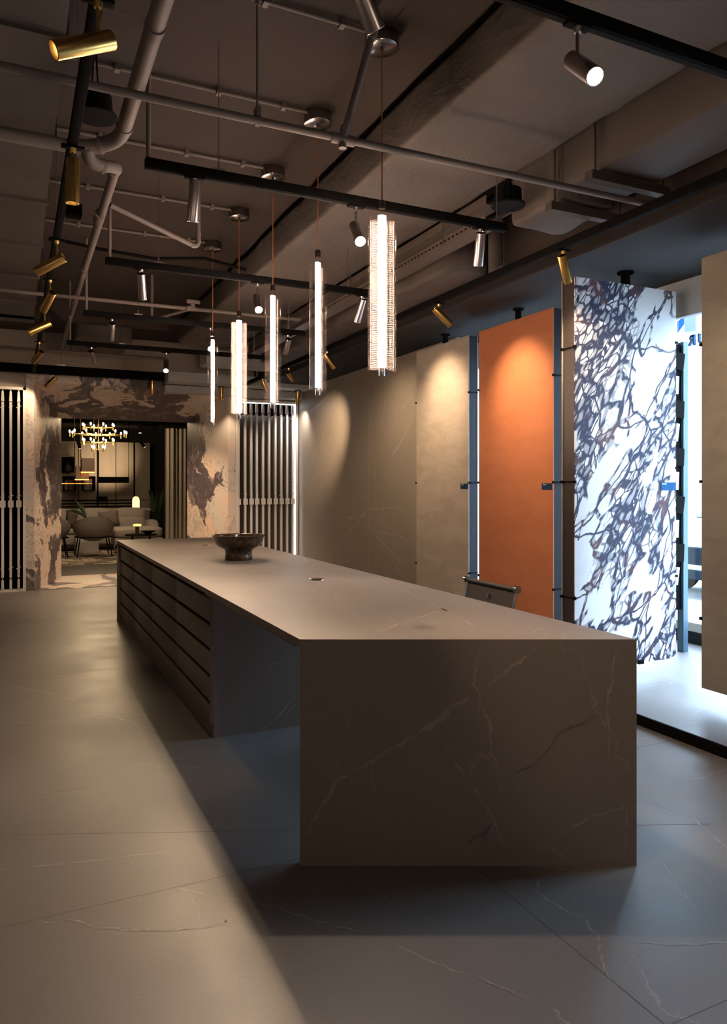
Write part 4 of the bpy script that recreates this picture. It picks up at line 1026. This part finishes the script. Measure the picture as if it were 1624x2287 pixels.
# dining table behind the sofa, its glass lamp and chair
yd = 18.6; zd = P(200, 1138, yd).z; a = P(100, 1138, yd); b = P(341, 1138, yd)
t = thing('dining_table', 'long pale topped table behind the sofa', 'table', ((a.x + b.x) / 2, yd + .4, 0))
MB().box(a.x - .6, b.x, yd, yd + .9, zd - .035, zd, 0, .004).build('table_top', plain('pale_stone_top', (.62, .56, .48), .3), t)
for x in (a.x, b.x - .3): MB().box(x, x + .08, yd + .2, yd + .7, 0, zd - .035).build('leg', m_black, t)
q = P(307, 1138, yd); t = thing('glass_lamp', 'glowing amber glass cloche lamp at the end of the long table', 'lamp', (q.x, yd + .25, zd))
MB().lathe([(0, .02), (.082, .02), (.085, .05), (.085, .20), (.075, .255), (.045, .29), (0, .30)], (q.x, yd + .25, zd), 32).build('cloche', emit('cloche_glow', (1, .62, .22), 2.6), t, sharp=2)
o = MB().lathe([(0, .001), (.09, .001), (.09, .019), (0, .019)], (q.x, yd + .25, zd), 32).build('base', emit('lamp_base_glow', (1, .85, .55), 12), t)
c_ = P(229, 1115, 19.8); t = thing('dining_chair', 'black dining chair with square back beyond the long table', 'chair', (c_.x, 19.9, 0))
MB().box(c_.x - .14, c_.x + .13, 19.86, 19.89, c_.z - .07, c_.z + .07, 0, .01).build('backrest', m_black, t)
MB().box(c_.x - .2, c_.x + .2, 19.5, 19.9, .44, .48, 0, .01).build('seat', m_black, t)
for sx_ in (-1, 1):
    MB().cyl((c_.x + sx_ * .12, 19.88, 0), (c_.x + sx_ * .12, 19.88, c_.z), .010, n=8).build('rear_leg', m_black, t); MB().cyl((c_.x + sx_ * .17, 19.53, 0), (c_.x + sx_ * .17, 19.53, .45), .010, n=8).build('front_leg', m_black, t)
# low bowls on the dining table
for (u, r, lab) in ((270, .085, 'black plate on the long table left of the glass lamp'), (290, .075, 'black bowl on the long table beside the glass lamp')):
    q = P(u, 1137, yd + .1); tag(MB().lathe([(0, 0), (r * .5, 0), (r, .05), (r * .95, .055), (0, .02)], (q.x, yd + .2, zd + .001), 28).build('bowl', m_black, top=True, sharp=1), lab, 'bowl')
# vase with leaf on a side pedestal behind the armchair
q = P(193, 1160, 16.2); t = thing('vase', 'dark glass vase with a long leaf behind the armchair', 'vase', (q.x, 16.1, .42))
MB().lathe([(0, 0), (.08, 0), (.105, .10), (.08, .22), (.05, .26), (.055, .30), (.045, .30), (0, .05)], (q.x, 16.1, .42), 28).build('vessel', plain('smoked_glass', (.03, .028, .026), .08, 0, .8), t, sharp=1)
m_leaf = plain('dark_leaf', (.018, .032, .014), .5)
def leaf(m, base, tip, wdt, sag=.1):
    base, tip = Vector(base), Vector(tip); n_ = 8; vs = []
    sd = (tip - base).cross(Vector((0, 1, .2))).normalized()
    for i in range(n_ + 1):
        f = i / n_; p = base.lerp(tip, f) + Vector((0, 0, sag * math.sin(f * math.pi))); ww = wdt * math.sin(math.pi * min(1, f * .95 + .05)) ** .8
        vs += [p - sd * ww + Vector((0, .004, 0)), p + Vector((0, -.01, .012)), p + sd * ww + Vector((0, .004, 0))]
    fs = []
    for i in range(n_): fs += [(3 * i, 3 * i + 3, 3 * i + 4, 3 * i + 1), (3 * i + 1, 3 * i + 4, 3 * i + 5, 3 * i + 2)]
    m.add(vs, fs)
m = MB(); leaf(m, (q.x, 16.1, .70), (q.x - .22, 16.1, 1.08), .03, .02); leaf(m, (q.x, 16.1, .70), (q.x - .42, 16.05, .86), .035, .08); leaf(m, (q.x, 16.1, .70), (q.x - .12, 16.15, 1.05), .02, .02)
m.build('leaf', m_leaf, t, sharp=3)
tag(MB().box(q.x - .22, q.x + .22, 15.95, 16.35, 0, .419, 0, .01).build('side_table', m_white, top=True), 'pale block side table under the dark vase', 'table')
# curtain, plant
yc = 14.9; a = P(369, 1083, yc); b = P(424, 1083, yc); zt0 = P(390, 957, yc).z
m_curt = plain('grey_beige_curtain', (.34, .30, .255), .85, 0, .1, .08)
def cfn(s, q, o=0):
    x = a.x + (b.x + .25 - a.x) * s; ph = s * 9 * 2 * math.pi
    return Vector((x + .012 * math.sin(ph * 2), yc + .055 * math.sin(ph) * (.8 + .2 * q) + .03 * math.sin(ph * .37 + 1) + o, .02 + (zt0 - .02) * q))
t = thing('curtain', 'tall grey-beige pleated curtain beside the right portal jamb', 'curtain', ((a.x + b.x) / 2, yc, 0))
MB().grid(lambda s, q: cfn(s, q), 140, 4).grid(lambda s, q: cfn(s, q, .008), 140, 4).build('pleats', m_curt, t, sharp=3)
MB().box(a.x - .1, b.x + .5, yc - .04, yc + .04, zt0, zt0 + .06).build('curtain_rail', m_black, t)
q = P(350, 1150, 18.4); t = thing('potted_plant', 'dark leafy plant in the shadow between wall panelling and curtain', 'plant', (q.x, 18.4, 0))
MB().lathe([(0, 0), (.14, 0), (.18, .35), (.16, .35), (0, .30)], (q.x, 18.4, 0), 24).build('pot', m_ldwall, t, sharp=1)
m = MB(); rnd = random.Random(3)
for i in range(22):
    a_ = rnd.uniform(0, 6.28); hh = rnd.uniform(.7, 1.35); rr = rnd.uniform(.1, .32)
    leaf(m, (q.x, 18.4, .32), (q.x + rr * math.cos(a_), 18.4 + rr * math.sin(a_), hh), rnd.uniform(.025, .045), .12)
m.build('leaf_cluster', plain('plant_leaf', (.012, .026, .010), .6), t, sharp=3)
# patchwork rug
t = NT('patchwork_rug'); vb = t.n('ShaderNodeTexBrick'); mp = t.mapping(sc=(1, 1, 1)); t.link(mp, vb.inputs[0])
vb.inputs['Scale'].default_value = 2.0; vb.inputs['Color1'].default_value = (.62, .52, .40, 1); vb.inputs['Color2'].default_value = (.035, .028, .024, 1); vb.inputs['Mortar'].default_value = (.05, .04, .035, 1); vb.inputs['Mortar Size'].default_value = .012; vb.inputs['Bias'].default_value = .05
vf, _ = t.noise(9, 3, .5, t.mapping(sc=(1, 3, 1)))
m_rug = t.set(t.mix(t.ramp(vf, .56, .62, 0, .6), vb.outputs['Color'], (.06, .048, .04)), .9, 0, .1)
tag(MB().box(-.9, 3.9, 13.8, 17.6, .0003, .0033).build('rug', m_rug, top=True), 'black and cream patchwork rug under the armchairs', 'rug')
# lounge spotlights
for (u, v, y, d, lab) in ((318, 992, 19.0, (.6, 0, -.75), 'black spotlight tilted right near the lounge wall'), (176, 992, 17.4, (.25, .2, -.9), 'black spotlight with lit mouth over the wall box'), (313, 958, 17.0, (0, 0, -1), 'slim downlight hanging in the dark lounge ceiling')):
    q = P(u, v, y); d = Vector(d).normalized()
    t = thing('downlight', lab, 'spotlight', (q.x, y, q.z), 'spotlights in the lounge')
    m = MB().cyl(q - d * .09, q + d * .09, .035, n=20); m.cyl(q + d * .091, q + d * .0925, .028, n=20, m=1); m.build('body', [m_black, m_lens], t)
    MB().cyl(q - d * .05, (q.x - d.x * .05, y - d.y * .05, 3.1), .007, n=6).build('stem', m_black, t)
# warm light of the chandelier, plus two added fill points in the lounge
for (x, y, z, e) in ((c0.x, cy_, c0.z - .15, 80), (1.3, 13.2, 2.75, 120), (1.0, 18.6, 2.7, 4)):
    L = bpy.data.lights.new('chandelier_and_fill', 'POINT'); L.energy = e; L.color = (1, .72, .42); L.shadow_soft_size = .35
    lo = bpy.data.objects.new('chandelier_and_fill', L); COL.objects.link(lo); lo.location = (x, y, z)

# ================================================================ OUTSIDE the window
m_pave = plain('pale_pavement', (.60, .60, .60), .8, 0, .2, .05, 1)
m_fac = plain('white_facade', (.80, .81, .82), .6, 0, .3, .02)
m_bluesign = plain('blue_sign_face', (.002, .035, .15), .6, 0, .1)
m_letter = plain('blue_letter', (.008, .06, .17), .6, 0, .1)
struct(MB().box(5.3, 60, -30, 60, -.14, -.10).build('ground', m_pave), 'bright pavement and road outside the window')
b = thing('building', 'overexposed white building across the street', 'building', (20, 14, -.1))
m = MB().box(18, 24, -12, 40, -.1, 9); m.build('wall', m_fac, b)
for i in range(14):
    y = -8 + i * 3.2
    MB().box(17.93, 18.02, y, y + 1.6, .8, 2.6).build('window', plain('facade_glass', (.30, .40, .52), .2) if i == 0 else bpy.data.materials['facade_glass'], b)
MB().box(17.9, 18.02, -12, 40, 3.0, 3.12).build('ledge', m_fac, b)
# hanging box sign and blue band above the pavement
s0 = aty(1546, 735, 7.0)
def out(u, v, d): 
    r = ray(u, v); return Vector((0, 0, EYE)) + r * d
bx = out(1546, 742, 8.4); s = .14
t = thing('hanging_sign', 'pale square box sign hanging outside above the pavement', 'sign', (bx.x, bx.y, bx.z))
M = Matrix.Translation(bx) @ Matrix.Rotation(math.radians(20), 4, 'Z')
MB().box(-.065, .065, -.065, .065, 0, .62, 0, 0, M).build('box_body', plain('pale_blue_sign', (.15, .19, .27), .6), t)
MB().tube([bx + Vector((0, 0, .62)), bx + Vector((0, 0, .80)), Vector((5.3, bx.y, bx.z + .80))], .015, 8).build('hanger', m_silver, t)
bl = out(1527, 725, 9.0)
p0, p1, p2, p3 = out(1516, 716, 9.0), out(1532, 705, 9.0), out(1532, 719, 9.0), out(1516, 742, 9.0)
hd = Vector((CY, -SY, 0)); th = Vector((SY, CY, 0)) * .05
q_ = [p0, p1, p2, p3]
m = MB().add(q_ + [p + th for p in q_], [(0, 1, 2, 3), (4, 7, 6, 5), (0, 4, 5, 1), (1, 5, 6, 2), (2, 6, 7, 3), (3, 7, 4, 0)])
aw = thing('awning_sign', 'bright blue slanted sign corner outside, behind the marble panel', 'sign', p2)
m.build('sign_face', m_bluesign, aw)
MB().tube([p1 + th * .5, p1 + th * .5 + Vector((0, 0, .25)), Vector((5.3, p1.y, p1.z + .25))], .015, 8).build('bracket', m_silver, aw)
#'bright blue slanted sign corner outside, behind the marble panel', 'sign')
# the shop lettering fixed outside the glass, read backwards from indoors
lp = atx(1558.5, 773, 5.24)
def letters():
    cu = bpy.data.curves.new('shop_letters', 'FONT'); cu.body = 'UR'; cu.size = .125; cu.extrude = .012; cu.space_character = 1.35; cu.offset = .003
    ob = bpy.data.objects.new('tmp', cu); COL.objects.link(ob); bpy.context.view_layer.update()
    me = bpy.data.meshes.new_from_object(ob.evaluated_get(bpy.context.evaluated_depsgraph_get())); bpy.data.objects.remove(ob)
    me.materials.clear(); me.materials.append(m_letter)
    return me
me = letters()
o = bpy.data.objects.new('shop_lettering', me); COL.objects.link(o)
xs = [v.co.x for v in me.vertices]
o.rotation_euler = (math.radians(90), 0, math.radians(90))      # faces the street (+X)
rr = atx(1537, 773, 5.25)
o.location = (5.25, rr.y - max(xs), rr.z)
o['label'] = 'blue letters fixed outside the glass, read in mirror from indoors'; o['category'] = 'sign lettering'
# parked car, nose towards the window
m_car = plain('white_car_paint', (.80, .82, .85), .2, 0, .6, .02); m_cglass = plain('car_glass', (.012, .03, .05), .2, 0, .3); m_grille = plain('dark_grille', (.005, .012, .02), .6, 0, .1)
cyc = 6.95; cx_ = 7.95; t = thing('car', 'white car parked nose-on outside the window', 'car', (cx_ + 2.2, cyc, -.1))
g0 = -.10; hw = .90
prof = [(0, .32), (-.04, .62), (.03, .80), (.25, .90), (1.05, 1.02), (1.75, 1.50), (2.4, 1.56), (3.4, 1.52), (4.2, 1.10), (4.45, .95), (4.5, .40), (4.3, .28), (.25, .25)]
def carslice(y, k_):
    return [Vector((cx_ + x + (.10 * abs(y / hw) ** 3 if x < .5 else 0), cyc + y * (1 - .16 * max(0, z - .95) / .6), g0 + z * k_)) for x, z in prof]
sl = [carslice(-hw + 2 * hw * i / 10, 1 - .02 * abs(i - 5) / 5) for i in range(11)]; n_ = len(prof)
m = MB().add([p for s_ in sl for p in s_], [(i * n_ + j, i * n_ + (j + 1) % n_, (i + 1) * n_ + (j + 1) % n_, (i + 1) * n_ + j) for i in range(10) for j in range(n_)] + [list(range(n_)), list(range(10 * n_, 11 * n_))[::-1]])
m.build('body', m_car, t, sharp=.5)
MB().box(cx_ - .055, cx_ + .02, cyc - .50, cyc + .50, g0 + .47, g0 + .70, 0, .02).build('grille', m_grille, t)
MB().box(cx_ - .05, cx_ + .05, cyc - .62, cyc + .62, g0 + .28, g0 + .40, 0, .02).build('lower_intake', m_grille, t)
for s_ in (-1, 1):
    MB().blob((cx_ + .02, cyc + s_ * .70, g0 + .70), .06, .15, .07, 2.6).build('headlight', plain('headlight_glass', (.55, .62, .70), .1, 0, .8) if s_ < 0 else bpy.data.materials['headlight_glass'], t)
    for xx in (.85, 3.55):
        w_ = MB().cyl((cx_ + xx, cyc + s_ * .90, g0 + .32), (cx_ + xx, cyc + s_ * .70, g0 + .32), .32, .32, 32).build('wheel', m_black, t)
        MB().cyl((cx_ + xx, cyc + s_ * .905, g0 + .32), (cx_ + xx, cyc + s_ * .895, g0 + .32), .20, .20, 24).build('hub_cap', m_silver, w_)
MB().add([(cx_ + 1.06, cyc - .74, g0 + 1.035), (cx_ + 1.06, cyc + .74, g0 + 1.035), (cx_ + 1.72, cyc + .62, g0 + 1.49), (cx_ + 1.72, cyc - .62, g0 + 1.49), (cx_ + 1.10, cyc - .74, g0 + 1.01), (cx_ + 1.10, cyc + .74, g0 + 1.01), (cx_ + 1.76, cyc + .62, g0 + 1.47), (cx_ + 1.76, cyc - .62, g0 + 1.47)],
         [(0, 1, 2, 3), (4, 7, 6, 5), (0, 4, 5, 1), (1, 5, 6, 2), (2, 6, 7, 3), (3, 7, 4, 0)]).build('windscreen', m_cglass, t)
for o in list(bpy.data.objects):
    if '_b' in o: del o['_b']

for o in bpy.data.objects:
    if o.parent is None and o.name.split('.')[0] in ('sofa', 'ottoman', 'armchair', 'coffee_table', 'side_table', 'table_lamp', 'dish', 'vase', 'cushion') and o.location.y > 13 and o.location.y < 18:
        o.location.z += .0065
